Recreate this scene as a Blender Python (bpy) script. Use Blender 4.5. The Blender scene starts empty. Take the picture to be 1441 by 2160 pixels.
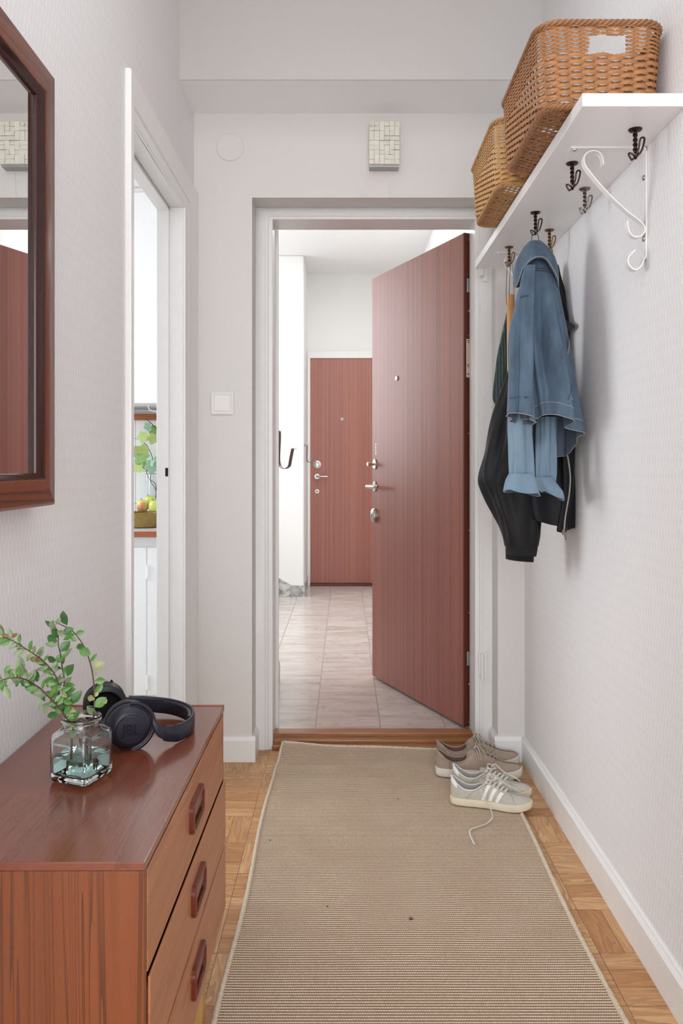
import bpy, bmesh, math, random
from mathutils import Vector, Matrix
random.seed(7)
PI = math.pi
sc = bpy.context.scene
COL = sc.collection
V = Vector

# ------------------------------------------------------------ camera
H = 1.12            # eye height
F = 1650.0          # focal length in pixels of the 1441 x 2160 frame
CX, CY = 727.0, 984.0
cam = bpy.data.cameras.new('camera')
cam.sensor_fit = 'VERTICAL'; cam.sensor_height = 36.0; cam.sensor_width = 24.0
cam.lens = F / 2160 * 36
cam.shift_x = -(CX - 720.5) / 2160
cam.shift_y = -(1080 - CY) / 2160
cam.clip_start = 0.02
co = bpy.data.objects.new('camera', cam); COL.objects.link(co)
co.location = (0, 0, H); co.rotation_euler = (PI/2, 0, 0)
sc.camera = co

# ------------------------------------------------------------ world, lights, exposure
sc.view_settings.view_transform = 'Standard'
sc.view_settings.look = 'None'
sc.view_settings.exposure = 0.25
sc.view_settings.gamma = 1.0
sc.view_settings.use_curve_mapping = False
w = bpy.data.worlds.new('world'); sc.world = w; w.use_nodes = True
bg = w.node_tree.nodes['Background']
bg.inputs[0].default_value = (0.86, 0.92, 1.0, 1); bg.inputs[1].default_value = 0.6
sc.cycles.max_bounces = 12; sc.cycles.diffuse_bounces = 6
sc.cycles.sample_clamp_indirect = 6.0
sc.cycles.use_denoising = True

def area(name, loc, look, sx, sy, power, col=(1, 1, 1), spread=180):
    l = bpy.data.lights.new(name, 'AREA'); l.shape = 'RECTANGLE'
    l.size = sx; l.size_y = sy; l.energy = power; l.color = col; l.spread = math.radians(spread)
    o = bpy.data.objects.new(name, l); COL.objects.link(o); o.location = loc
    o.rotation_euler = (V(look) - V(loc)).to_track_quat('-Z', 'Z').to_euler()
    return o
area('kitchen_window_light', (-2.75, 3.0, 1.65), (0.3, 2.2, 1.2), 1.3, 1.3, 38, (0.95, 0.975, 1.0))
area('stair_window_light', (-2.3, 5.45, 1.9), (0.6, 4.6, 1.2), 2.0, 1.8, 44, (0.95, 0.97, 1.0))
area('landing_top_fill', (0.1, 5.1, 2.85), (0.1, 5.1, 0), 0.7, 1.2, 19, (1.0, 0.98, 0.96))  # added fill from above for the landing and pillar, no lamp seen there
area('room_fill_light', (-0.15, -2.6, 1.5), (0.05, 2.0, 1.6), 2.6, 1.9, 88, (0.93, 0.965, 1.0))  # added broad fill from behind the camera, its window is only assumed
area('soffit_fill_light', (0.0, -1.5, 0.12), (0.05, 1.6, 2.3), 2.2, 1.2, 26, (0.95, 0.975, 1.0))  # added upward fill for soffit and shelf underside, no real sun patch
area('hall_top_fill', (0.05, 0.9, 2.87), (0.05, 0.9, 0), 0.9, 1.6, 8, (0.95, 0.975, 1.0))  # added weak fill from above, the hall shows no ceiling lamp

# ------------------------------------------------------------ mesh builder
class MB:
    def __init__(s): s.v = []; s.f = []; s.mi = []; s.cur = 0
    def add(s, vs, fs):
        b = len(s.v); s.v += [V(p) for p in vs]
        for f in fs: s.f.append(tuple(b + i for i in f)); s.mi.append(s.cur)
        return s
    def box(s, x0, x1, y0, y1, z0, z1):
        vs = [(x0,y0,z0),(x1,y0,z0),(x1,y1,z0),(x0,y1,z0),(x0,y0,z1),(x1,y0,z1),(x1,y1,z1),(x0,y1,z1)]
        return s.add(vs, [(0,3,2,1),(4,5,6,7),(0,1,5,4),(1,2,6,5),(2,3,7,6),(3,0,4,7)])
    def obox(s, c, ax, ay, az):
        c = V(c); ax = V(ax); ay = V(ay); az = V(az); vs = []
        for k in (-1, 1):
            for i, j in ((-1,-1),(1,-1),(1,1),(-1,1)): vs.append(c + ax*i + ay*j + az*k)
        return s.add(vs, [(0,3,2,1),(4,5,6,7),(0,1,5,4),(1,2,6,5),(2,3,7,6),(3,0,4,7)])
    def grid(s, rows, cu=False, cv=False):
        """rows: list of rows of points"""
        n = len(rows); m = len(rows[0]); vs = [p for r in rows for p in r]; fs = []
        for i in range(n if cv else n-1):
            for j in range(m if cu else m-1):
                a = i*m + j; b = i*m + (j+1) % m; c = ((i+1) % n)*m + (j+1) % m; d = ((i+1) % n)*m + j
                fs.append((a, b, c, d))
        return s.add(vs, fs)
    def cap(s, ring, flip=False):
        c = sum((V(p) for p in ring), V()) / len(ring); n = len(ring)
        fs = [(i, (i+1) % n, n) for i in range(n)]
        if flip: fs = [f[::-1] for f in fs]
        return s.add(list(ring) + [c], fs)
    def loft(s, rings, capa=True, capb=True):
        s.grid(rings, cu=True)
        if capa: s.cap(rings[0], True)
        if capb: s.cap(rings[-1])
        return s
    def tube(s, pts, r, n=8, closed=False, cap=True, flat=1.0, up=None):
        pts = [V(p) for p in pts]; N = len(pts)
        rr = r if isinstance(r, (list, tuple)) else [r]*N
        rings = []; prev = None
        for i, p in enumerate(pts):
            if closed: t = pts[(i+1) % N] - pts[i-1]
            else: t = pts[min(i+1, N-1)] - pts[max(i-1, 0)]
            if t.length < 1e-9: t = V((0, 0, 1))
            t.normalize()
            if up is not None: a = V(up) - t*V(up).dot(t)
            elif prev is None:
                a = V((0, 0, 1)) if abs(t.z) < 0.9 else V((1, 0, 0)); a = a - t*a.dot(t)
            else: a = prev - t*prev.dot(t)
            if a.length < 1e-6: a = t.orthogonal()
            a.normalize(); prev = a; b = t.cross(a)
            rings.append([p + (a*math.cos(2*PI*k/n) + b*math.sin(2*PI*k/n)*flat)*rr[i] for k in range(n)])
        s.grid(rings, cu=True, cv=closed)
        if not closed and cap: s.cap(rings[0], True); s.cap(rings[-1])
        return s
    def ribbon(s, pts, wdir, w, t):
        """flat strap along pts, width w along wdir, thickness t"""
        pts = [V(p) for p in pts]; wd = V(wdir).normalized(); rings = []
        for i, p in enumerate(pts):
            tg = (pts[min(i+1, len(pts)-1)] - pts[max(i-1, 0)]).normalized()
            n = tg.cross(wd).normalized()
            rings.append([p + wd*w/2 + n*t/2, p - wd*w/2 + n*t/2, p - wd*w/2 - n*t/2, p + wd*w/2 - n*t/2])
        return s.loft(rings)
    def lathe(s, prof, c, axis=(0,0,1), n=32, cap0=True, cap1=True):
        """prof: list of (radius, height)"""
        ax = V(axis).normalized(); a = ax.orthogonal().normalized(); b = ax.cross(a); c = V(c)
        rings = [[c + ax*h + (a*math.cos(2*PI*k/n) + b*math.sin(2*PI*k/n))*max(r, 1e-5) for k in range(n)] for r, h in prof]
        return s.loft(rings, cap0, cap1)
    def prism(s, poly, d0, d1, f):
        """poly: 2d points; f(u, v, d) -> 3d"""
        a = [f(u, v, d0) for u, v in poly]; b = [f(u, v, d1) for u, v in poly]
        n = len(poly); s.loft([a, b], False, False)
        return s.add(a, [tuple(range(n))[::-1]]).add(b, [tuple(range(n))])

def link(name, mb, mat, parent=None, smooth=35, bevel=0, seg=2, sub=0):
    me = bpy.data.meshes.new(name)
    off = V((0, 0, 0))
    root = parent
    while root is not None:
        if root.parent is None: off = root.location.copy()
        root = root.parent
    me.from_pydata([tuple(p - off) for p in mb.v], [], mb.f)
    mats = mat if isinstance(mat, (list, tuple)) else [mat]
    for m in mats: me.materials.append(m)
    if len(mats) > 1: me.polygons.foreach_set('material_index', mb.mi)
    bm = bmesh.new(); bm.from_mesh(me)
    bmesh.ops.remove_doubles(bm, verts=bm.verts, dist=1e-6)
    bmesh.ops.recalc_face_normals(bm, faces=bm.faces)
    bm.to_mesh(me); bm.free()
    if smooth:
        me.polygons.foreach_set('use_smooth', [True]*len(me.polygons))
        me.set_sharp_from_angle(angle=math.radians(smooth))
    o = bpy.data.objects.new(name, me); COL.objects.link(o)
    if parent is not None: o.parent = parent
    if bevel:
        m = o.modifiers.new('bevel', 'BEVEL'); m.width = bevel; m.segments = seg; m.limit_method = 'ANGLE'; m.angle_limit = math.radians(40)
    if sub:
        m = o.modifiers.new('sub', 'SUBSURF'); m.levels = sub; m.render_levels = sub
    return o
def tag(o, label, cat, group=None, kind=None):
    o['label'] = label; o['category'] = cat
    if group: o['group'] = group
    if kind: o['kind'] = kind
    return o
def thing(name, loc, label, cat, group=None, kind=None):
    o = bpy.data.objects.new(name, None); COL.objects.link(o); o.location = loc; o.empty_display_size = 0.05
    return tag(o, label, cat, group, kind)
def struct(name, mb, mat, **k):
    o = link(name, mb, mat, **k)
    if o.parent is None: o['kind'] = 'structure'
    return o
def dup(root, loc, label=None, rz=None, scale=None):
    r = root.copy(); COL.objects.link(r); r.location = loc
    if rz is not None: r.rotation_euler.z = rz
    if scale: r.scale = scale
    if label: r['label'] = label
    for ch in list(root.children):
        c = ch.copy(); COL.objects.link(c); c.parent = r
        for g in ch.children:
            d = g.copy(); COL.objects.link(d); d.parent = c
    return r
def px(x, y, Z): return V(((x - CX)*Z/F, Z, H + (CY - y)*Z/F))
def lerp(a, b, t): return a + (b - a)*t
def interp(tab, t):
    """piecewise smooth interpolation of rows (t, a, b, ...)"""
    if t <= tab[0][0]: return list(tab[0][1:])
    for i in range(len(tab)-1):
        if t <= tab[i+1][0]:
            u = (t - tab[i][0])/(tab[i+1][0] - tab[i][0]); out = []
            for k in range(1, len(tab[0])):
                p1, p2 = tab[i][k], tab[i+1][k]
                p0 = tab[i-1][k] if i > 0 else p1 - (p2 - p1); p3 = tab[i+2][k] if i+2 < len(tab) else p2 + (p2 - p1)
                m1 = (p2-p0)/2; m2 = (p3-p1)/2
                out.append((2*u**3-3*u*u+1)*p1 + (u**3-2*u*u+u)*m1 + (3*u*u-2*u**3)*p2 + (u**3-u*u)*m2)
            return out
    return list(tab[-1][1:])
def spline(pts, n=8):
    pts = [V(p) for p in pts]; out = []
    for i in range(len(pts)-1):
        p0 = pts[max(i-1, 0)]; p1 = pts[i]; p2 = pts[i+1]; p3 = pts[min(i+2, len(pts)-1)]
        for k in range(n):
            t = k/n
            out.append(0.5*((2*p1) + (p2-p0)*t + (2*p0-5*p1+4*p2-p3)*t*t + (3*p1-p0-3*p2+p3)*t**3))
    return out + [pts[-1]]

# ------------------------------------------------------------ materials
def lin(c): return tuple(((x/255)/12.92 if x/255 <= 0.04045 else ((x/255+0.055)/1.055)**2.4) for x in c) + (1,)
class NT:
    def __init__(s, name):
        s.m = bpy.data.materials.new(name); s.m.use_nodes = True; s.t = s.m.node_tree
        s.b = s.t.nodes['Principled BSDF']
    def n(s, typ, **k):
        nd = s.t.nodes.new(typ)
        for a, v in k.items(): setattr(nd, a, v)
        return nd
    def L(s, a, b): s.t.links.new(a, b)
    def put(s, sock, v):
        if isinstance(v, bpy.types.NodeSocket): s.L(v, sock)
        elif v is not None: sock.default_value = v
    def math(s, op, a, b=None, c=None, clamp=False):
        nd = s.n('ShaderNodeMath', operation=op, use_clamp=clamp)
        for i, v in enumerate((a, b, c)):
            if v is not None: s.put(nd.inputs[i], v)
        return nd.outputs[0]
    def coord(s, scale=(1,1,1), rot=(0,0,0), kind='Object', loc=(0,0,0)):
        tc = s.n('ShaderNodeTexCoord'); mp = s.n('ShaderNodeMapping')
        mp.inputs['Scale'].default_value = scale; mp.inputs['Rotation'].default_value = rot; mp.inputs['Location'].default_value = loc
        s.L(tc.outputs[kind], mp.inputs[0]); return mp.outputs[0]
    def sep(s, v):
        nd = s.n('ShaderNodeSeparateXYZ'); s.L(v, nd.inputs[0]); return nd.outputs
    def comb(s, x, y, z):
        nd = s.n('ShaderNodeCombineXYZ')
        for i, v in enumerate((x, y, z)): s.put(nd.inputs[i], v)
        return nd.outputs[0]
    def noise(s, v, scale, detail=4, rough=0.55, dist=0):
        nd = s.n('ShaderNodeTexNoise'); s.L(v, nd.inputs['Vector'])
        nd.inputs['Scale'].default_value = scale; nd.inputs['Detail'].default_value = detail
        nd.inputs['Roughness'].default_value = rough; nd.inputs['Distortion'].default_value = dist
        return nd.outputs[0]
    def ramp(s, f, stops):
        nd = s.n('ShaderNodeValToRGB'); s.L(f, nd.inputs[0]); r = nd.color_ramp
        while len(r.elements) < len(stops): r.elements.new(0.5)
        for e, (p, c) in zip(r.elements, stops):
            e.position = p; e.color = c if len(c) == 4 else tuple(c) + (1,)
        return nd.outputs[0]
    def mix(s, f, a, b, mode='MIX'):
        nd = s.n('ShaderNodeMix', data_type='RGBA', blend_type=mode)
        s.put(nd.inputs[0], f); s.put(nd.inputs[6], a); s.put(nd.inputs[7], b); return nd.outputs[2]
    def bump(s, h, strength=0.3, dist=0.002):
        nd = s.n('ShaderNodeBump'); s.L(h, nd.inputs['Height'])
        nd.inputs['Strength'].default_value = strength; nd.inputs['Distance'].default_value = dist
        s.L(nd.outputs[0], s.b.inputs['Normal']); return nd
    def set(s, col=None, rough=None, metal=None, **k):
        if col is not None: s.put(s.b.inputs['Base Color'], col)
        if rough is not None: s.put(s.b.inputs['Roughness'], rough)
        if metal is not None: s.put(s.b.inputs['Metallic'], metal)
        for a, v in k.items(): s.put(s.b.inputs[a], v)
        return s.m
def plain(name, rgb, rough=0.5, metal=0.0, var=0.04, scale=30, bump=0.0, bscale=200, **k):
    t = NT(name); c = lin(rgb); v = t.coord()
    n = t.noise(v, scale, 3)
    a = tuple(x*(1-var) for x in c[:3]) + (1,); b = tuple(min(1, x*(1+var)) for x in c[:3]) + (1,)
    t.set(t.ramp(n, [(0.3, a), (0.7, b)]), rough, metal, **k)
    if bump: t.bump(t.noise(v, bscale, 3), bump, 0.002)
    return t.m
def wood(name, c0, c1, c2, axis='Z', rough=0.35, scale=1.0, pores=0.5, coat=0.0, ringw=28, spec=0.5, stretch=0.06, bmp=0.12):
    """straight wood grain running along an axis"""
    t = NT(name)
    q_ = stretch; st = {'X': (q_, 1, 1), 'Y': (1, q_, 1), 'Z': (1, 1, q_)}[axis]
    v = t.coord(scale=tuple(a*scale for a in st))
    n1 = t.noise(v, 6, 3, 0.5, 0.6)
    ring = t.math('FRACT', t.math('MULTIPLY', n1, ringw*0.35))
    n2 = t.noise(v, 120, 4, 0.6)
    st2 = {'X': (0.02, 1, 1), 'Y': (1, 0.02, 1), 'Z': (1, 1, 0.02)}[axis]
    v2 = t.coord(scale=tuple(a*scale for a in st2))
    n3 = t.noise(v2, 760, 2, 0.5)
    m1 = t.mix(t.math('MULTIPLY', t.math('POWER', ring, 4.5), 0.95), lin(c0), lin(c1))
    m1 = t.mix(t.math('MULTIPLY', t.math('SUBTRACT', t.noise(v, 1.7*3, 2), .35, clamp=True), 1.2), m1, lin(tuple(.5*(p+q) for p, q in zip(c1, c2))))
    m2 = t.mix(t.math('MULTIPLY', n2, 0.55), m1, lin(c2))
    pore = t.math('GREATER_THAN', n3, 0.64)
    m3 = t.mix(t.math('MULTIPLY', pore, pores), m2, lin(tuple(x*0.45 for x in c2)))
    t.set(m3, rough)
    t.b.inputs['Specular IOR Level'].default_value = spec
    if coat: t.b.inputs['Coat Weight'].default_value = coat; t.b.inputs['Coat Roughness'].default_value = 0.12
    t.bump(n3, bmp, 0.0006)
    return t.m

def wallpaper():
    t = NT('wallpaper'); v = t.coord(); x, y, z = t.sep(v)
    u = t.math('ADD', t.math('MULTIPLY', y, 1/0.016), t.math('MULTIPLY', x, 1/0.016))
    wv = t.math('MULTIPLY', t.math('SINE', t.math('MULTIPLY', z, 2*PI/0.062)), 0.25)
    jit = t.math('MULTIPLY', t.noise(v, 30, 2), 0.5)
    def fam(sgn, off):
        a = t.math('FRACT', t.math('ADD', t.math('ADD', u, jit), t.math('ADD', t.math('MULTIPLY', wv, sgn), off)))
        return t.math('ABSOLUTE', t.math('SUBTRACT', a, 0.5))
    d = t.math('MINIMUM', fam(1, 0), fam(-1, 0.5))
    line = t.math('LESS_THAN', d, 0.07)
    br = t.noise(t.coord(scale=(1, 1, 0.15)), 160, 2)
    ln = t.math('MULTIPLY', line, br)
    t.set(t.mix(t.math('MULTIPLY', ln, 1.0, clamp=True), lin((226, 225, 226)), lin((248, 248, 249))), 0.6)
    t.bump(ln, 0.25, 0.0008)
    return t.m
def paint(name, rgb, rough=0.55, b=0.12, sc_=60):
    t = NT(name); v = t.coord(); n = t.noise(v, sc_, 4); n2 = t.noise(v, 3, 2)
    c = lin(rgb)
    t.set(t.mix(n2, tuple(x*0.975 for x in c[:3]) + (1,), c), rough)
    t.bump(n, b, 0.003); return t.m
def parquet():
    t = NT('oak_parquet'); v = t.coord(); x, y, z = t.sep(v)
    B = 0.1762; P = 3.0
    bx = t.math('DIVIDE', t.math('ADD', x, 0.294 + B*10), B); by = t.math('DIVIDE', t.math('SUBTRACT', y, 1.80 - B*9*3), B)
    ix = t.math('FLOOR', bx); iy = t.math('FLOOR', by); fx = t.math('FRACT', bx); fy = t.math('FRACT', by)
    # vertical block (planks along Y) where (iy + 2 ix) mod 3 == 0
    md = t.math('MODULO', t.math('ADD', iy, t.math('MULTIPLY', ix, 1.0)), 3.0)
    ver = t.math('LESS_THAN', t.math('ABSOLUTE', t.math('SUBTRACT', md, 0.0)), 0.5)
    hor = t.math('SUBTRACT', 1.0, ver)
    def sel(a, b): return t.math('ADD', t.math('MULTIPLY', a, ver), t.math('MULTIPLY', b, hor))
    across = sel(fx, fy); along = sel(fy, fx)
    pa = t.math('MULTIPLY', across, P); ip = t.math('FLOOR', pa); fp = t.math('FRACT', pa)
    wn = t.n('ShaderNodeTexWhiteNoise', noise_dimensions='3D'); t.L(t.comb(ix, iy, t.math('ADD', ip, 0.37)), wn.inputs[0])
    rnd = wn.outputs[0]
    # grain coordinates
    g = t.comb(t.math('ADD', t.math('MULTIPLY', across, 1.0), t.math('MULTIPLY', rnd, 37)), t.math('MULTIPLY', along, 0.10), t.math('MULTIPLY', rnd, 11))
    n1 = t.noise(g, 5, 3, 0.5, 0.8); ring = t.math('FRACT', t.math('MULTIPLY', n1, 7))
    n2 = t.noise(g, 60, 3)
    base = t.ramp(rnd, [(0.0, lin((192, 138, 82))), (0.35, lin((214, 166, 108))), (0.7, lin((230, 188, 134))), (1.0, lin((204, 154, 98)))])
    c = t.mix(t.math('MULTIPLY', ring, 0.62), base, lin((146, 90, 48)))
    c = t.mix(t.math('MULTIPLY', n2, 0.5), c, lin((132, 82, 46)))
    def edge(f, wd):
        e = t.math('MINIMUM', f, t.math('SUBTRACT', 1.0, f)); return t.math('LESS_THAN', e, wd)
    gap = t.math('MAXIMUM', edge(fp, 0.014), edge(along, 0.005))
    c = t.mix(t.math('MULTIPLY', gap, 0.8), c, lin((84, 50, 26)))
    t.set(c, t.ramp(n2, [(0.2, (0.30,)*3), (0.8, (0.45,)*3)]))
    t.bump(t.math('SUBTRACT', t.math('MULTIPLY', n2, 0.2), gap), 0.25, 0.001)
    return t.m
def travertine():
    t = NT('travertine'); v = t.coord(); x, y, z = t.sep(v)
    tx = t.math('DIVIDE', t.math('ADD', x, 0.122 + 0.272*10), 0.272); ix = t.math('FLOOR', tx); fx = t.math('FRACT', tx)
    ty = t.math('ADD', t.math('DIVIDE', y, 0.69), t.math('MULTIPLY', ix, 0.37)); iy = t.math('FLOOR', ty); fy = t.math('FRACT', ty)
    wn = t.n('ShaderNodeTexWhiteNoise', noise_dimensions='3D'); t.L(t.comb(ix, iy, 0.3), wn.inputs[0])
    off = t.math('MULTIPLY', wn.outputs[0], 9)
    g = t.comb(t.math('ADD', t.math('MULTIPLY', x, 1.6), off), t.math('ADD', t.math('MULTIPLY', y, 9), off), off)
    n1 = t.noise(g, 2.2, 6, 0.65, 0.4); n2 = t.noise(g, 11, 3, 0.6)
    c = t.ramp(n1, [(0.25, lin((158, 144, 136))), (0.42, lin((190, 180, 172))), (0.6, lin((208, 202, 196))), (0.8, lin((192, 184, 178)))])
    hole = t.math('MULTIPLY', t.math('LESS_THAN', n2, 0.345), t.math('GREATER_THAN', n1, 0.3))
    c = t.mix(t.math('MULTIPLY', hole, 0.7), c, lin((112, 92, 84)))
    c = t.mix(t.math('MULTIPLY', wn.outputs[0], 0.25), c, lin((196, 180, 172)))
    def edge(f, wd):
        e = t.math('MINIMUM', f, t.math('SUBTRACT', 1.0, f)); return t.math('LESS_THAN', e, wd)
    gap = t.math('MAXIMUM', edge(fx, 0.008), edge(fy, 0.0032))
    c = t.mix(gap, c, lin((150, 142, 138)))
    t.set(c, t.mix(gap, (0.22,)*3 + (1,), (0.6,)*3 + (1,))); t.bump(t.math('ADD', hole, gap), -0.2, 0.001) if False else None
    return t.m
def marble():
    t = NT('grey_marble'); v = t.coord(); n = t.noise(v, 9, 8, 0.7, 1.2)
    t.set(t.ramp(n, [(0.35, lin((110, 108, 106))), (0.47, lin((170, 170, 168))), (0.6, lin((205, 205, 203)))]), 0.25); return t.m
def laminate(name, axis_u):
    """red brown door laminate with fine vertical stripes"""
    t = NT(name); v = t.coord(scale=(1, 1, 0.004))
    n1 = t.noise(v, 55, 2, 0.6); n2 = t.noise(v, 260, 3, 0.7); n3 = t.noise(v, 14, 2)
    c = t.ramp(n1, [(0.3, lin((132, 72, 56))), (0.5, lin((152, 86, 68))), (0.62, lin((168, 102, 76))), (0.75, lin((142, 78, 61)))])
    c = t.mix(t.math('MULTIPLY', n2, 0.5), c, lin((130, 78, 72)))
    c = t.mix(t.math('MULTIPLY', t.math('GREATER_THAN', n2, 0.63), 0.35), c, lin((188, 126, 98)))
    c = t.mix(t.math('MULTIPLY', n3, 0.25), c, lin((164, 98, 88)))
    t.set(c, 0.40); t.b.inputs['Specular IOR Level'].default_value = .8; return t.m
M = dict(
    paper=wallpaper(), front=paint('front_wall_paint', (218, 215, 212)), ceil=paint('ceiling_paint', (228, 226, 225)),
    bulk=paint('shaded_bulkhead_paint', (196, 193, 191)), trim=plain('white_gloss_paint', (231, 231, 230), 0.32, var=0.015, bump=0.06, bscale=40),  # bulkhead grey has the shade of the beam face in its colour
    land=paint('landing_plaster', (236, 236, 235), 0.7, 0.35, 26), parquet=parquet(), trav=travertine(), marble=marble(),
    door=laminate('door_laminate', 0), dooredge=plain('dark_red_door_edge', (92, 38, 26), 0.35, var=0.06),
    oakth=wood('oak_threshold_wood', (176, 122, 78), (148, 96, 56), (130, 82, 48), 'X', 0.3),
    steel=plain('brushed_nickel', (190, 184, 176), 0.28, 1.0), chrome=plain('polished_steel', (205, 205, 205), 0.15, 1.0),
    greymetal=plain('zinc_plate', (170, 172, 168), 0.4, 0.8), white=plain('white_plastic', (232, 230, 226), 0.35, var=0.01),
    kwhite=plain('kitchen_white_lacquer', (238, 238, 238), 0.4, var=0.01), black=plain('black_metal', (25, 22, 20), 0.4, 0.6),
    dark=plain('dark_gap', (18, 15, 14), 0.8),
)
# ============================================================ ROOM SHELL
LX, RX, WY = -0.573, 0.685, 2.976      # left wall, right wall, front wall
def B(*a): return MB().box(*a)
def hplane(x0, x1, y0, y1, z0, z1): return B(x0, x1, y0, y1, z0, z1)
struct('floor', B(-2.2, 2.2, -2.9, 3.09, -0.08, 0.0), M['parquet'], smooth=0)
struct('floor_landing', B(-2.6, 0.9, 3.19, 7.25, -0.08, 0.03), M['trav'], smooth=0)
struct('floor_kitchen', B(-3.0, -0.573, 0.6, 4.2, -0.07, 0.004), plain('grey_linoleum', (196, 196, 194), 0.4), smooth=0)
# hall walls
DY0, DY1, DH = 2.08, 2.778, 2.04        # kitchen doorway
wl = MB(); wl.box(-0.66, LX, -0.9, DY0 - .02, 0, 2.9); wl.box(-0.66, LX, DY1 + .02, 3.3, 0, 2.9); wl.box(-0.66, LX, DY0 - .02, DY1 + .02, DH + .02, 2.9)
struct('wall_left', wl, M['paper'], smooth=0)
struct('wall_right', B(RX, RX + 0.1, -0.9, 3.12, 0, 2.9), M['paper'], smooth=0)
# front wall with the entrance recess, opening x -0.352..0.583
wf = MB(); EX0, EX1, EH = -0.352, 0.583, 2.143
wf.box(LX, EX0, WY, 3.21, 0, 2.9); wf.box(EX1, RX, WY, 3.21, 0, 2.9); wf.box(EX0, EX1, WY, 3.21, EH, 2.9)
struct('wall_front', wf, M['front'], smooth=40)
M['soffit'] = paint('lit_soffit_paint', (246, 246, 247))  # whiter than the beam face: light from below put into the colour
tb = MB().box(LX, RX, 2.720, WY, 2.463, 2.9); tb.cur = 1; tb.box(LX, RX, 2.716, 2.720, 2.463, 2.9)
struct('trim_1', tb, [M['soffit'], M['bulk']], smooth=0)   # boxed beam above the doorway
struct('ceiling', B(-2.2, 2.2, -2.9, 3.2, 2.9, 3.0), M['ceil'], smooth=0)
# room behind the camera
wb = MB(); wb.box(-2.2, -2.1, -2.9, -0.9, 0, 2.9); wb.box(2.1, 2.2, -2.9, -0.9, 0, 2.9)
wb.box(-2.2, LX, -1.0, -0.9, 0, 2.9); wb.box(RX, 2.2, -1.0, -0.9, 0, 2.9)
wb.box(-2.2, 2.2, -3.0, -2.9, 0, 0.8); wb.box(-2.2, 2.2, -3.0, -2.9, 2.6, 2.9); wb.box(-2.2, -1.5, -3.0, -2.9, 0.8, 2.6); wb.box(1.2, 2.2, -3.0, -2.9, .8, 2.6)
struct('wall_back', wb, M['ceil'], smooth=0)
# baseboards
def skirt(mb, a, b, n, h=0.095, t=0.014, z0=0.0):
    a = V((*a, z0)); b = V((*b, z0)); n = V((*n, 0))
    prof = [(0, 0), (t, 0), (t, h-0.014), (t*0.55, h-0.004), (t*0.45, h), (0, h)]
    r = [[p + n*u + V((0, 0, v)) for u, v in prof] for p in (a, b)]
    return mb.loft(r)
struct('baseboard_right', skirt(MB(), (RX, -0.9), (RX, WY), (-1, 0)), M['trim'], smooth=0)
bl = skirt(MB(), (LX, -0.9), (LX, 2.042), (1, 0)); struct('baseboard_left', bl, M['trim'], smooth=0)
bf = skirt(MB(), (LX, WY), (EX0 + .014, WY), (0, -1)); skirt(bf, (EX0, WY), (EX0, 3.09), (1, 0))
skirt(bf, (EX1 - .014, WY), (RX - .014, WY), (0, -1)); skirt(bf, (EX1, WY), (EX1, 3.09), (-1, 0))
struct('baseboard_front', bf, M['trim'], smooth=0)
# kitchen doorway casing and jamb (a moulded architrave)
def frame_ring(mb, prof, pts, f):
    """mitred moulding: pts = inner path corners (u,v) with outward dirs; prof = (w out, d)"""
    rings = []
    for (u, v, du, dv) in pts: rings.append([f(u + du*w_, v + dv*w_, d) for w_, d in prof])
    return mb.loft(rings)
kf = lambda u, v, d: V((LX + d, u, v))
prof = [(0, 0), (0, 0.008), (0.012, 0.012), (0.03, 0.012), (0.036, 0.016), (0.118, 0.016), (0.122, 0.012), (0.122, 0)]
pk = [(DY1, 0, 1.6, 0), (DY1, DH, 1.6, 1), (DY0, DH, -0.31, 1), (DY0, 0, -0.31, 0)]
k = MB(); frame_ring(k, prof, pk, kf)
# jamb lining and stops
k.box(-0.665, LX, DY1, DY1 + .03, 0, DH + .03); k.box(-0.665, LX, DY0 - .03, DY0, 0, DH + .03); k.box(-0.665, LX, DY0, DY1, DH, DH + .03)
k.box(-0.665, -0.622, DY1 - .012, DY1, 0, DH); k.box(-0.665, -0.622, DY0, DY0 + .012, 0, DH); k.box(-0.665, -0.622, DY0, DY1, DH - .012, DH)
d2 = struct('trim_2', k, M['trim'], smooth=30, bevel=0.0015)
strike = MB(); strike.box(-0.634, -0.624, DY1 - .0135, DY1 - .012, 1.085, 1.115)
struct('strike_opening', strike, M['dark'], parent=d2, smooth=0)
# entrance frame (stepped profile), inner opening x -0.285..0.517, head 2.056
FX0, FX1, FH = -0.285, 0.517, 2.100
ef = lambda u, v, d: V((u, 3.09 + d, v))
prof = [(0.0, 0.15), (0.0, 0.010), (0.006, 0.008), (0.016, 0.008), (0.019, 0.003), (0.028, 0.003), (0.030, 0.0), (0.067, 0.0), (0.088, 0.0), (0.088, 0.15)]
profs = [(w_ if w_ < .06 else .067, d) for w_, d in prof]
rings = []
for (u, v, du, dv) in [(FX0, 0, -1, 0), (FX0, FH, -1, 1), (FX1, FH, 1, 1), (FX1, 0, 1, 0)]:
    rings.append([ef(u + du*(min(w_, .0665)), v + dv*min(w_*.62, .0425), d) for w_, d in prof])
e = MB().loft(rings)
e.box(FX0 - .0665, FX0 + .012, 3.235, 3.25, 0.0, FH + .03); 
d1f = struct('trim_3', e, M['trim'], smooth=30, bevel=0.001)
hg = MB()
for zz in (0.335, 1.905):
    hg.box(0.545, 0.5635, 3.083, 3.09, zz - .055, zz + .055); hg.box(0.530, 0.546, 3.085, 3.09, zz - .035, zz + .045)
    hg.lathe([(0.007, 0), (0.007, .105)], (0.543, 3.081, zz - .055 + (.02 if zz > 1 else -.0)), n=12)
struct('painted_hinge', hg, M['trim'], parent=d1f, smooth=40, bevel=0.001)
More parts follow.
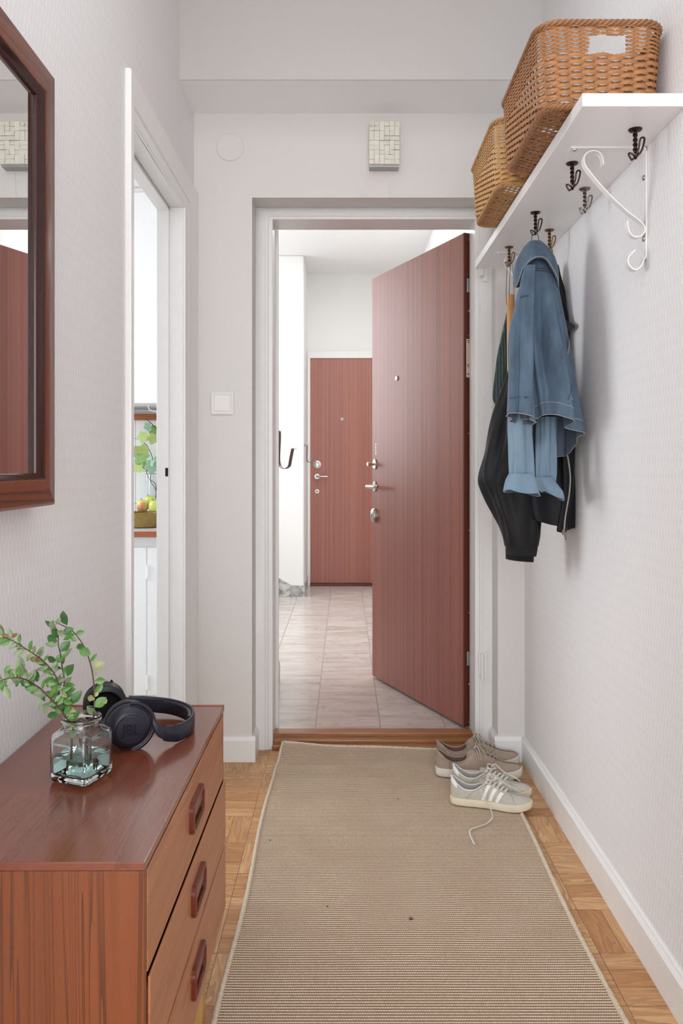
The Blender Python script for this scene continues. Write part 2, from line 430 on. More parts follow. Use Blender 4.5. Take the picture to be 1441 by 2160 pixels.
# oak threshold
th = MB(); th.box(FX0, FX1, 3.155, 3.213, 0.0, 0.045); th.box(FX0, FX1, 3.115, 3.155, 0, 0.030); th.box(FX0 - .002, FX1, 3.085, 3.115, 0, 0.017)
tho = struct('trim_4', th, M['oakth'], smooth=0, bevel=0.003, seg=3)
# landing shell
struct('ceiling_landing', B(-2.6, 0.9, 3.21, 7.3, 2.89, 2.99), M['land'], smooth=0)
struct('wall_landing_right', B(0.66, 0.76, 3.21, 7.25, 0, 2.89), M['land'], smooth=0)
wr = MB(); wr.box(-0.342, 0.76, 7.17, 7.27, 0, 2.89); struct('wall_landing_far', wr, M['land'], smooth=0)
struct('wall_landing_pillar', B(-2.6, -0.342, 6.56, 7.27, 0, 2.89), M['land'], smooth=0, bevel=0.012)
wl2 = MB(); wl2.box(-0.63, -0.347, 3.21, 3.98, 0, 2.89); wl2.box(-2.5, -0.60, 4.22, 4.30, 0, 2.89); wl2.box(-0.66, -0.60, 3.9, 4.30, 0, 2.89)
struct('wall_landing_left', wl2, M['land'], smooth=0, bevel=0.01)
wl3 = MB(); wl3.box(-2.6, -2.5, 4.2, 6.6, 0, 0.9); wl3.box(-2.6, -2.5, 4.2, 6.6, 2.8, 2.89); wl3.box(-2.6, -2.5, 4.2, 4.4, .9, 2.8); wl3.box(-2.6, -2.5, 6.0, 6.6, .9, 2.8)
struct('wall_stair_side', wl3, M['land'], smooth=0)
wn_ = MB()
for y0, y1, z0, z1 in ((4.4, 6.0, .9, .95), (4.4, 6.0, 2.75, 2.8), (4.4, 4.45, .95, 2.75), (5.95, 6.0, .95, 2.75), (5.175, 5.225, .95, 2.75)): wn_.box(-2.58, -2.53, y0, y1, z0, z1)
wo = struct('window_1', wn_, M['trim'], smooth=0)
gl = NT('window_glass'); gl.set((0.95, 0.97, 0.97, 1), 0.02, 0, IOR=1.45); gl.b.inputs['Transmission Weight'].default_value = 1; M['pane'] = gl.m
struct('window_pane', B(-2.556, -2.552, 4.45, 5.95, .95, 2.75), M['pane'], parent=wo, smooth=0)
# marble skirting
ms = MB(); ms.box(-0.345, -0.329, 3.26, 3.99, 0.03, 0.13); ms.box(-0.342, -0.334, 6.56, 7.14, 0.03, 0.12)
ms.prism([(-0.334, 0.03), (-0.334, 0.12), (-0.445, 0.125), (-0.60, 0.215), (-1.9, 0.97), (-1.9, 0.03)], 6.548, 6.56, lambda u, v, d: V((u, d, v)))
struct('baseboard_landing', ms, M['marble'], smooth=0)
# stair flight going up to the left behind the wall end
stp = MB()
for i in range(6): stp.box(-0.75 - .28*(i+1), -0.75 - .28*i, 5.3, 6.548, 0.03, 0.03 + .17*(i+1))
struct('staircase', stp, M['marble'], smooth=0)
# neighbour's door
nd = thing('door_2', (-0.313, 7.15, 0.03), 'closed red brown flat door at the far end of the landing', 'door', kind='structure')
NX0, NX1, NT_ = -0.313, 0.55, 2.107
struct('door_leaf', B(NX0, NX1, 7.135, 7.165, 0.058, NT_), M['door'], parent=nd, smooth=0)
fr = MB(); fr.box(NX0 - .027, NX0, 7.12, 7.169, .03, NT_); fr.box(NX1, NX1 + .03, 7.12, 7.169, .03, NT_); fr.box(NX0 - .027, NX1 + .03, 7.12, 7.169, NT_, NT_ + .065)
struct('door_frame', fr, M['trim'], parent=nd, smooth=0, bevel=0.003)
struct('door_sill', B(NX0, NX1, 7.115, 7.165, .03, .055), M['dooredge'], parent=nd, smooth=0)
def rose(mb, c, r, t, n, dx=None):
    return mb.lathe([(r, 0), (r, t*.7), (r*.85, t), (0, t)], c, n, 28)
yn = 7.135
struct('lock_rose', rose(MB(), px(669, 980, yn), 0.037, .012, (0, -1, 0)), M['chrome'], parent=nd)
struct('lock_keyhole', MB().obox(px(669, 981, yn) + V((0, -.013, 0)), (.008, 0, 0), (0, .002, 0), (0, 0, .016)), M['steel'], parent=nd)
hm = rose(MB(), px(669, 1005, yn), 0.027, .01, (0, -1, 0)); p0 = px(669, 1005, yn)
hm.tube(spline([p0, p0 + V((0, -.045, 0)), p0 + V((.02, -.055, 0)), p0 + V((.10, -.055, 0))], 5), .009, 10)
struct('door_handle', hm, M['steel'], parent=nd)
kh = rose(MB(), px(669, 1036.5, yn), .02, .006, (0, -1, 0)); ko = struct('key_cover', kh, M['white'], parent=nd)
struct('keyhole', MB().lathe([(.006, 0), (.006, .001)], px(669, 1036.5, yn) + V((0, -.0065, 0)), (0, -1, 0), 12), M['dark'], parent=ko)
struct('peephole', rose(MB(), px(721.5, 884.5, yn), .015, .005, (0, -1, 0)), M['greymetal'], parent=nd)
# open entrance door leaf
hx, hy = 0.493, 3.242
lf = V((-0.404, 0.915, 0)).normalized(); nn = V((lf.y, -lf.x, 0))      # nn points to the right / back of the leaf
LW, LT, Z0, Z1 = 0.868, 0.056, 0.042, 2.088
d1 = thing('door_1', (hx, hy, Z0), 'open red brown entrance door with nickel handle, swung out over the landing', 'door', kind='structure')
def lp(a, t, z): return V((hx, hy, 0)) + lf*a + nn*t + V((0, 0, z))
mb = MB(); mb.prism([(0, 0), (LW, 0), (LW, .040), (LW - .018, .040), (LW - .018, LT), (0.018, LT), (.018, .04), (0, .040)], Z0, Z1, lambda u, v, d: lp(u, v, d))
leaf = struct('door_leaf', mb, M['door'], parent=d1, smooth=0, bevel=0.0015)
ed = MB(); ed.prism([(-.001, -.0005), (.006, -.0005), (.006, .026), (.0105, .029), (.0105, .034), (-.0005, .036), (-.001, .056), (-.004, .056), (-.004, .037), (.001, .028), (-.001, .024)], Z0, Z1, lambda u, v, d: lp(u - .004, v, d))
struct('door_edge_strip', ed, M['dooredge'], parent=d1, smooth=0)
hp = MB()
for zz in (px(989, 602, hy).z, px(986, 1389, hy).z): hp.obox(lp(-.0085, .021, zz), nn*.010, lf*.0012, (0, 0, .029))
struct('hinge_plate', hp, M['greymetal'], parent=d1, bevel=.002)
sn = MB()
for yy in (657, 1444):
    zz = px(989, yy, hy).z
    for dt in (.021, .039): sn.lathe([(.006, 0), (.006, .006), (.0045, .010), (0, .012)], lp(-.007, dt, zz + (.0015 if dt < .03 else -.0015)), -lf, 14)
struct('security_pin', sn, M['steel'], parent=d1)
for yy in (506, 708, 914, 1119, 1293, 1523):
    struct('screw', MB().lathe([(.0035, 0), (.003, .0012), (0, .0014)], lp(-.0075, .020, px(989, yy, hy).z), -lf, 10), M['steel'], parent=d1)
zt, zb = px(985, 715, hy).z, px(985, 796, hy).z
stk = struct('sticker', MB().obox(lp(-.0085, .017, (zt+zb)/2), nn*.0085, lf*.0006, (0, 0, (zt-zb)/2)), plain('beige_sticker', (214, 196, 178), .6), parent=d1, smooth=0)
tx = MB(); random.seed(3)
for i in range(20):
    zz = zt - .006 - i*(zt-zb-.012)/19
    if i in (0, 1, 13, 14, 18): tx.obox(lp(-.0093, .017, zz), nn*.0048, lf*.0002, (0, 0, .0022))
    else: tx.obox(lp(-.0093, .017 + random.uniform(-.002, .002), zz), nn*random.uniform(.003, .006), lf*.0002, (0, 0, .0006))
struct('sticker_print', tx, plain('sticker_ink', (90, 70, 60), .7), parent=stk, smooth=0)
# fittings on the inner face (faces -nn)
def onleaf(x, y):
    """point on the inner face plane seen at pixel x,y"""
    d = V(((x - CX)/F, 1, (CY - y)/F)); q = V((hx, hy, H)); n_ = nn
    s_ = (V((hx, hy, 0)) - V((0, 0, 0))).dot(V((n_.x, n_.y, 0)))/(d.dot(V((n_.x, n_.y, 0))))
    return V((0, 0, H)) + d*s_
m_n = -nn
oval = lambda mb, c, a, b, t: mb.loft([[c + m_n*h + lf*(a*s*math.cos(k*PI/14)) + V((0, 0, b*s*math.sin(k*PI/14))) for k in range(28)] for s, h in ((1, 0), (1, t*.6), (.85, t))])
c1 = onleaf(792, 979); o = struct('thumb_turn_rose', oval(MB(), c1, .022, .027, .008), M['steel'], parent=d1)
struct('thumb_turn', MB().tube([c1, c1 + m_n*.035 - V((0, 0, .002))], [.006, .0065], 12).tube([c1 + m_n*.03, c1 + m_n*.045], .0095, 14), M['steel'], parent=d1)
c2 = onleaf(791.5, 1026); struct('handle_rose', oval(MB(), c2, .022, .027, .008), M['steel'], parent=d1)
struct('door_handle', MB().tube(spline([c2, c2 + m_n*.04, c2 + m_n*.052 - lf*.015, c2 + m_n*.054 - lf*.10 - V((0, 0, .0)), c2 + m_n*.045 - lf*.118], 6), [.0095]*25, 12), M['steel'], parent=d1)
c3 = onleaf(792.5, 1087)
struct('lock_cover', MB().loft([[c3 + m_n*h + lf*(.026*s*math.cos(k*PI/14)) + V((0, 0, .037*s*math.sin(k*PI/14))) for k in range(28)] for s, h in ((1, 0), (1, .012), (.9, .019), (.6, .023), (.3, .024))]), M['steel'], parent=d1)
struct('keyhole', MB().lathe([(.004, 0), (.004, .0015)], c3 + m_n*.0235, m_n, 12), M['dark'], parent=d1)
c4 = onleaf(838, 798); struct('peephole', rose(MB(), c4, .012, .006, m_n), M['steel'], parent=d1)
c5 = onleaf(793, 947); sp = struct('lock_sticker', MB().obox(c5, lf*.006, nn*.0006, (0, 0, .029)), M['white'], parent=d1, smooth=0)
sm = MB()
for dz in (-.016, -.002, .014): sm.obox(c5 + m_n*.0009 + V((0, 0, dz)), lf*.0028, nn*.0003, (0, 0, .003))
struct('sticker_print', sm, plain('grey_print', (150, 140, 140), .7), parent=sp, smooth=0)
# kitchen shell
kw = MB(); kw.box(-3.0, -0.66, 4.13, 4.2, 0, 2.52); kw.box(-3.0, -2.92, 0.6, 2.2, 0, 2.52); kw.box(-3.0, -2.92, 3.8, 4.2, 0, 2.52); kw.box(-3.0, -2.92, 2.2, 3.8, 0, .9); kw.box(-3.0, -2.92, 2.2, 3.8, 2.3, 2.52); kw.box(-3.0, -0.66, .5, .6, 0, 2.52)
struct('wall_kitchen', kw, paint('kitchen_paint', (240, 240, 240)), smooth=0)
struct('ceiling_kitchen', B(-3.0, -0.66, .5, 4.2, 2.50, 2.56), M['ceil'], smooth=0)
wk = MB()
for y0, y1, z0, z1 in ((2.2, 3.8, .9, .95), (2.2, 3.8, 2.25, 2.3), (2.2, 2.25, .95, 2.25), (3.75, 3.8, .95, 2.25), (2.975, 3.025, .95, 2.25)): wk.box(-2.98, -2.93, y0, y1, z0, z1)
wo = struct('window_2', wk, M['trim'], smooth=0); struct('window_pane', B(-2.956, -2.952, 2.25, 3.75, .95, 2.25), M['pane'], parent=wo, smooth=0)
# ============================================================ DRESSER
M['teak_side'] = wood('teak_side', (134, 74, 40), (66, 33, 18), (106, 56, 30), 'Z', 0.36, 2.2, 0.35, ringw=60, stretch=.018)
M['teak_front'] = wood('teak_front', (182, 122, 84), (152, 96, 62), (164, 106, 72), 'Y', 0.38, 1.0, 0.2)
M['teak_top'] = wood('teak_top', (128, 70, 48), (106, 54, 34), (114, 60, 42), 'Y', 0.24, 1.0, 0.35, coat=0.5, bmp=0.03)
M['teak_edge'] = wood('teak_edge', (150, 90, 62), (120, 66, 40), (134, 80, 52), 'Y', 0.36)
M['teak_handle'] = wood('teak_handle', (112, 48, 30), (80, 32, 20), (92, 38, 26), 'Z', 0.28)
M['beech'] = wood('beech_leg', (206, 164, 104), (188, 140, 82), (176, 132, 78), 'Z', 0.4)
DX0, DX1, DYN, DYF, DZ0, DZ1 = -0.570, -0.249, 0.974, 1.611, 0.212, 0.627
dr = thing('chest_of_drawers', (-0.41, 1.29, 0), 'small teak chest of three drawers against the left wall', 'chest of drawers')
T = 0.013
link('top', B(DX0, DX1, DYN, DYF, DZ1 - .011, DZ1), M['teak_top'], dr, smooth=0, bevel=.0012)
link('edge_strip', B(DX0, DX1 + .0005, DYF - .002, DYF + .004, DZ1 - .011, DZ1 + .0015), M['teak_edge'], dr, smooth=0, bevel=.0008)
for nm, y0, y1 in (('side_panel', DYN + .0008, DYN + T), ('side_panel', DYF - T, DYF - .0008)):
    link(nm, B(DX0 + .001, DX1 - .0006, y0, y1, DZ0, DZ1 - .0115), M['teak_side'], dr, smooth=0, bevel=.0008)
link('back_panel', B(DX0 + .001, DX0 + .007, DYN + T, DYF - T, DZ0, DZ1 - .017), M['teak_side'], dr, smooth=0)
link('bottom_panel', B(DX0 + .007, DX1 - .004, DYN + T, DYF - T, DZ0, DZ0 + .01), M['teak_side'], dr, smooth=0)
for i, (za, zb) in enumerate(((.4815, .6110), (.3485, .4760), (.214, .3425))):
    y0, y1 = DYN + T + .001, DYF + (-.0005 - T if i == 0 else .001); fd = 0.0004 if i == 0 else .0036
    dm = MB(); dm.box(DX1 - .016 if i == 0 else DX1 + .0002, DX1 + fd, y0, y1, za, zb); dm.box(-0.55, DX1, y0 + .01, y0 + .02, za + .01, zb - .02); dm.box(-0.55, DX1, y1 - .03, y1 - .02, za + .01, zb - .02)
    d = link('drawer', dm, M['teak_front'], dr, smooth=0, bevel=.0009)
    # recessed handle with a raised rounded frame
    cy, cz = 1.300, (za+zb)/2 + .006; hw, hh = .049, .026
    def rr(w_, h_, r, x):
        out = []
        for (sx, sy, a0) in ((1, 1, 0), (-1, 1, 90), (-1, -1, 180), (1, -1, 270)):
            for q in range(6):
                a = math.radians(a0 + q*18); out.append(V((x, cy + sx*(w_-r) + r*math.cos(a), cz + sy*(h_-r) + r*math.sin(a))))
        return out
    X = DX1 + fd
    hm = MB(); rings = [rr(hw, hh, .013, X - .001), rr(hw, hh, .013, X + .0062), rr(hw - .002, hh - .002, .012, X + .0082), rr(hw - .006, hh - .006, .010, X + .0082), rr(hw - .0085, hh - .0085, .008, X + .005), rr(hw - .0085, hh - .0085, .008, X + .0002)]
    hm.grid(rings, cu=True)
    h = link('drawer_handle', hm, M['teak_handle'], d)
    gm = MB(); gm.cap(rr(hw - .0085, hh - .0085, .008, X + .0008)); link('finger_recess', gm, plain('recess_dark', (48, 22, 14), .6), h)
    # the pull lip covering half of the recess
    lm = MB(); lm.loft([[V((X + .0055 - .003*k, cy + a*(hw - .009), cz + b)) for a, b in ((-1, -.001), (1, -.001), (1, hh - .008), (-1, hh - .008))] for k in (0, 1)])
    link('pull_lip', lm, M['teak_handle'], h, smooth=0)
    if i < 2:
        pass
for (x, y) in ((-0.545, DYN + .05), (-0.301, DYN + .05), (-0.545, DYF - .035), (-0.301, DYF - .035)):
    a, b = .0195, .0155
    lg = MB().loft([[V((x + i*a*.9, y + j*a*.9, 0)) for i, j in ((-1,-1),(1,-1),(1,1),(-1,1))], [V((x + i*a, y + j*a, DZ0)) for i, j in ((-1,-1),(1,-1),(1,1),(-1,1))]])
    link('leg', lg, M['beech'], dr, smooth=0, bevel=.002)

# ============================================================ MIRROR
M['rosewood'] = wood('rosewood', (126, 66, 38), (60, 26, 14), (84, 40, 24), 'Z', 0.25, 1.4, .5, ringw=45)
M['rosewoodY'] = wood('rosewood_across', (126, 66, 38), (60, 26, 14), (84, 40, 24), 'Y', 0.25, 1.4, .5, ringw=45)
M['rosedark'] = plain('dark_stained_bevel', (52, 22, 14), .2)
mr = NT('mirror_glass'); mr.set((.93, .94, .94, 1), 0.0, 1.0); M['mirror'] = mr.m
MY0, MY1, MZ0, MZ1 = 0.93, 1.422, 1.0505, 1.826
mi = thing('wall_mirror', (LX, (MY0+MY1)/2, MZ0), 'rectangular mirror in a dark rosewood frame on the left wall', 'mirror')
fx = -0.525
mfr = lambda prof, pts: [[V((d, u + du*w_, v + dv*w_)) for w_, d in prof] for u, v, du, dv in pts]
prof = [(-.0, LX + .001), (-.0, fx - .004), (-.003, fx - .001), (-.006, fx), (-.044, fx), (-.047, fx - .001), (-.047, LX + .001)]
cc = .008
pts = [(MY0, MZ0, -1, -1), (MY1, MZ0, 1, -1), (MY1, MZ1, 1, 1), (MY0, MZ1, -1, 1)]
r = mfr(prof, pts)
for a, b, mt in ((0, 1, 'rosewoodY'), (1, 2, 'rosewood'), (2, 3, 'rosewoodY'), (3, 0, 'rosewood')):
    link('frame_rail', MB().grid([r[a], r[b]]), M[mt], mi, smooth=30)
prof2 = [(-.047, fx - .001), (-.050, fx - .003), (-.053, fx - .010), (-.056, fx - .011), (-.058, fx - .014), (-.058, fx - .017)]
link('inner_bevel', MB().grid(mfr(prof2, pts), cv=True), M['rosedark'], mi, smooth=60)
w_ = .0575
link('mirror_pane', MB().add([V((fx - .0165, MY0 + w_, MZ0 + w_)), V((fx - .0165, MY1 - w_, MZ0 + w_)), V((fx - .0165, MY1 - w_, MZ1 - w_)), V((fx - .0165, MY0 + w_, MZ1 - w_))], [(0, 1, 2, 3)]), M['mirror'], mi, smooth=0)

# ============================================================ FRONT WALL FITTINGS
def fl(x, y): return px(x, y, WY)
a, b = fl(445, 827), fl(494, 874)
sw = thing('light_switch', (a.x/2 + b.x/2, WY, b.z), 'square white rocker light switch on the wall left of the entrance', 'light switch')
cxs, czs = (a.x+b.x)/2, (a.z+b.z)/2; hs = (b.x-a.x)/2
def sq(h, y): return [V((cxs - h, y, czs - h)), V((cxs + h, y, czs - h)), V((cxs + h, y, czs + h)), V((cxs - h, y, czs + h))]
link('cover_plate', MB().loft([sq(hs, WY - .0005), sq(hs, WY - .006), sq(hs - .004, WY - .0095), sq(hs*.72, WY - .0065), sq(hs*.72, WY - .005)]), M['white'], sw, smooth=0, bevel=.0012)
rk = MB().loft([[V((cxs + i*hs*.67, y, czs + j*hs*.67)) for i, j, y in ((-1, -1, WY - .004), (1, -1, WY - .004), (1, 1, WY - .004), (-1, 1, WY - .004))], [V((cxs + i*hs*.67, y, czs + j*hs*.67)) for i, j, y in ((-1, -1, WY - .0085), (1, -1, WY - .0085), (1, 1, WY - .0125), (-1, 1, WY - .0125))]])
link('rocker', rk, M['white'], sw, smooth=0, bevel=.001)
c = fl(486, 311); o = link('round_cover', MB().lathe([(.0525, 0), (.0525, .003), (.0505, .0045), (.047, .0042), (0, .0042)], c, (0, -1, 0), 48), M['front'])
tag(o, 'flat round blanking cover painted over, high on the wall left of the entrance', 'wall cover')
# door chime with a mosaic front of small blocks
a, b = px(779, 256, 2.92), px(843, 346, 2.92)
ch = thing('door_chime', ((a.x+b.x)/2, WY, b.z), 'ivory door chime box with a block mosaic front above the entrance', 'door chime')
M['ivory'] = plain('ivory_plastic', (222, 218, 206), .4, var=.02)
link('housing', B(a.x, b.x, 2.926, WY, b.z, a.z), M['ivory'], ch, smooth=0, bevel=.002)
link('bottom_cover', B(a.x + .002, b.x - .002, 2.93, WY - .002, b.z - .006, b.z), M['greymetal'], ch, smooth=0)
random.seed(12); nc, nr = 6, 9; used = set(); cw, chh = (b.x-a.x)/nc, (a.z-b.z)/nr
for i in range(nc):
    for j in range(nr):
        if (i, j) in used: continue
        wq, hq = random.choice(((1, 1), (2, 1), (1, 2), (1, 1), (1, 2)))
        if i + wq > nc or (i + 1, j) in used and wq == 2: wq = 1
        if j + hq > nr: hq = 1
        for p in range(wq):
            for q in range(hq): used.add((i + p, j + q))
        dp = [random.uniform(.003, .011) for _ in range(4)]
        x0, x1, z0, z1 = a.x + i*cw, a.x + (i + wq)*cw, b.z + j*chh, b.z + (j + hq)*chh
        g = .0004
        base = [V((x0+g, 2.926, z0+g)), V((x1-g, 2.926, z0+g)), V((x1-g, 2.926, z1-g)), V((x0+g, 2.926, z1-g))]
        link('mosaic_block', MB().loft([base, [p - V((0, d, 0)) for p, d in zip(base, dp)]]), M['ivory'], ch, smooth=0, bevel=.0006)
link('wire', MB().tube([V((fl(822, 350).x, WY - .002, b.z)), V((fl(822, 350).x - .003, WY - .002, 2.145))], .0012, 6), M['white'], ch)

# ============================================================ STAIR WELL HOOKS (bent steel straps on the landing wall)
M['strap'] = plain('satin_steel_strap', (142, 134, 132), .5, .6)
def strap_hook(name, base, s, label):
    o = thing(name, base, label, 'wall hook', 'bent steel strap hooks on the landing wall')
    base = V(base)
    k = lambda x, z: base + V((x*s, -.012*s*0, z*s))
    link('mounting_plate', MB().obox(base + V((.003, 0, -.005)), (.003, 0, 0), (0, .022, 0), (0, 0, .012)), M['greymetal'], o, smooth=0, bevel=.001)
    pts = [k(0, 0), k(.028, -.008), k(.034, -.016), k(.033, -.055), k(.030, -.10)] 
    pts += [k(.030 + .034*(1 - math.cos(t)) , -.125 - .034*math.sin(t)*1.0) for t in [PI*q/10 for q in range(0, 9)]]
    pts += [k(.098, -.12), k(.108, -.085), k(.110, -.081), k(.124, -.081)]
    Rz = Matrix.Rotation(math.radians(-42), 3, 'Z'); pts = [base + Rz @ (p - base) for p in pts]
    link('strap', MB().ribbon(spline(pts, 3), (.67, .74, 0), .019, .0022), M['strap'], o, smooth=50)
strap_hook('strap_hook', (-0.345, 3.80, 1.303), 1.22, 'bent steel strap hook nearest the entrance, on the landing wall')
strap_hook('strap_hook.001', (-0.340, 6.62, 1.305), .95, 'bent steel strap hook farther off, beside the neighbouring door')

# ============================================================ COAT SHELF
SZ = 1.844; SX = 0.478
M['shelf'] = wood('white_glazed_wood', (240, 240, 240), (236, 236, 236), (232, 232, 232), 'Y', .35, 1, .0)
sh = thing('coat_shelf', (0.58, 2.2, SZ), 'long white painted coat shelf high on the right wall', 'shelf')
link('board', B(SX, RX, 1.572, 2.865, SZ, SZ + .0267), M['shelf'], sh, smooth=0, bevel=.0015)
bz = 1.561
def bracket(y):
    m = MB(); wd = (0, 1, 0); W_, t = .020, .003
    def P(x, z): return V((x, y, z))
    pts = [P(.513, SZ - .0016), P(.66, SZ - .0016), P(.676, SZ - .0016), P(.6825, SZ - .008), P(.6832, SZ - .03), P(.6832, bz + .06), P(.681, bz + .03)]
    q = lambda x, yy: px(x, yy, 1.78)
    sc_pts = [(1357, 545), (1350, 562), (1338, 571), (1325, 562), (1322, 548), (1328, 538), (1338, 529)]
    pts += [V((q(*s).x, y, q(*s).z)) for s in sc_pts]
    m.ribbon(spline(pts, 4), wd, W_, t)
    d = [(1271, 350), (1268, 332), (1258, 322), (1244, 321), (1232, 330), (1231, 346), (1243, 366), (1281, 410), (1320, 447), (1345, 466), (1357, 480), (1357, 492), (1346, 501), (1334, 500), (1325, 490), (1321, 468)]
    m2 = MB().ribbon(spline([V((q(*s).x, y, q(*s).z)) for s in d], 5), wd, W_*.85, t)
    return m, m2
for y in (1.78, 2.649):
    m, m2 = bracket(y); br = link('bracket', m, M['trim'], sh, smooth=50); link('scroll_brace', m2, M['trim'], br, smooth=50)
    q = lambda x, yy: px(x, yy, 1.78).z
    for yy in (375, 504): link('screw', MB().lathe([(.0065, 0), (.005, .003), (0, .0035)], (.6815, y, q(0, yy)), (-1, 0, 0), 14), M['steel'], br)
    for xx in (.524, .665): link('screw', MB().lathe([(.0045, 0), (.004, .002), (0, .0025)], (xx, y, SZ - .003), (0, 0, -1), 12), M['steel'], br)

# twisted wire coat hooks
M['bronze'] = plain('dark_bronze', (62, 46, 40), .32, .85, var=.2)
M['oldsteel'] = plain('worn_steel_wire', (120, 112, 104), .3, .9, var=.2)
M['brass'] = plain('aged_brass', (112, 84, 62), .35, .8, var=.2)
def make_hook(name, loc, mat, label, mirror=1):
    o = thing(name, loc, label, 'coat hook', 'twisted wire hooks under the shelf'); c = V(loc)
    link('disc', MB().lathe([(.0145, 0), (.0145, -.0012), (.0125, -.0032), (.0105, -.0022), (.009, -.0036), (.005, -.0042), (0, -.0046)], c, (0, 0, 1), 28), mat, o)
    m = MB()
    for s in (0, PI):
        pts = [c + V((.0027*math.cos(t*9*PI/2 + s), .0027*math.sin(t*9*PI/2 + s), -.003 - .047*t)) for t in [k/36 for k in range(37)]]
        m.tube(pts, .0026, 8)
    link('twisted_stem', m, mat, o)
    P = lambda x, y, z: c + V((x*mirror, y, z))
    pr = MB().tube(spline([P(.002, 0, -.046), P(.006, -.002, -.054), P(.001, -.002, -.062), P(.0, -.003, -.064)], 5), .0022, 8)
    pr.tube(spline([P(-.002, 0, -.064), P(.006, -.004, -.056), P(.0125, -.006, -.046), P(.017, -.008, -.026), P(.015, -.008, -.021), P(.011, -.007, -.021), P(.008, -.006, -.026), P(.006, -.003, -.044), P(.001, .001, -.056), P(-.005, .003, -.064), P(-.008, .003, -.062), P(-.013, .003, -.052), P(-.009, .003, -.050), P(-.003, .002, -.054), P(0, 0, -.060)], 4), .0021, 8)
    link('prong', pr, mat, o)
    return o
HK = [(1340, 273, 1.680, 'bronze'), (1207, 344, 1.867, 'bronze'), (1233.5, 398, 2.038, 'oldsteel'), (1129.5, 448, 2.229, 'bronze'), (1159, 485, 2.394, 'brass'), (1074, 521, 2.58, 'brass')]
HL = ['dark twisted wire coat hook nearest the viewer, empty, at the wall side', 'dark twisted wire coat hook, empty, at the front edge under the large basket',
      'worn silvery twisted wire coat hook, empty, third from the viewer', 'dark twisted wire coat hook holding the denim jacket', 'brownish twisted wire coat hook holding the black jacket', 'brownish twisted wire coat hook holding the wooden rod, farthest away']
HP = []
protos = {}
for i, ((x, y, Z, mt), lb) in enumerate(zip(HK, HL)):
    p = px(x, y, Z); p.z = SZ; HP.append(p)
    if mt not in protos: protos[mt] = make_hook('coat_hook', p, M[mt], lb)
    else: dup(protos[mt], p, lb)

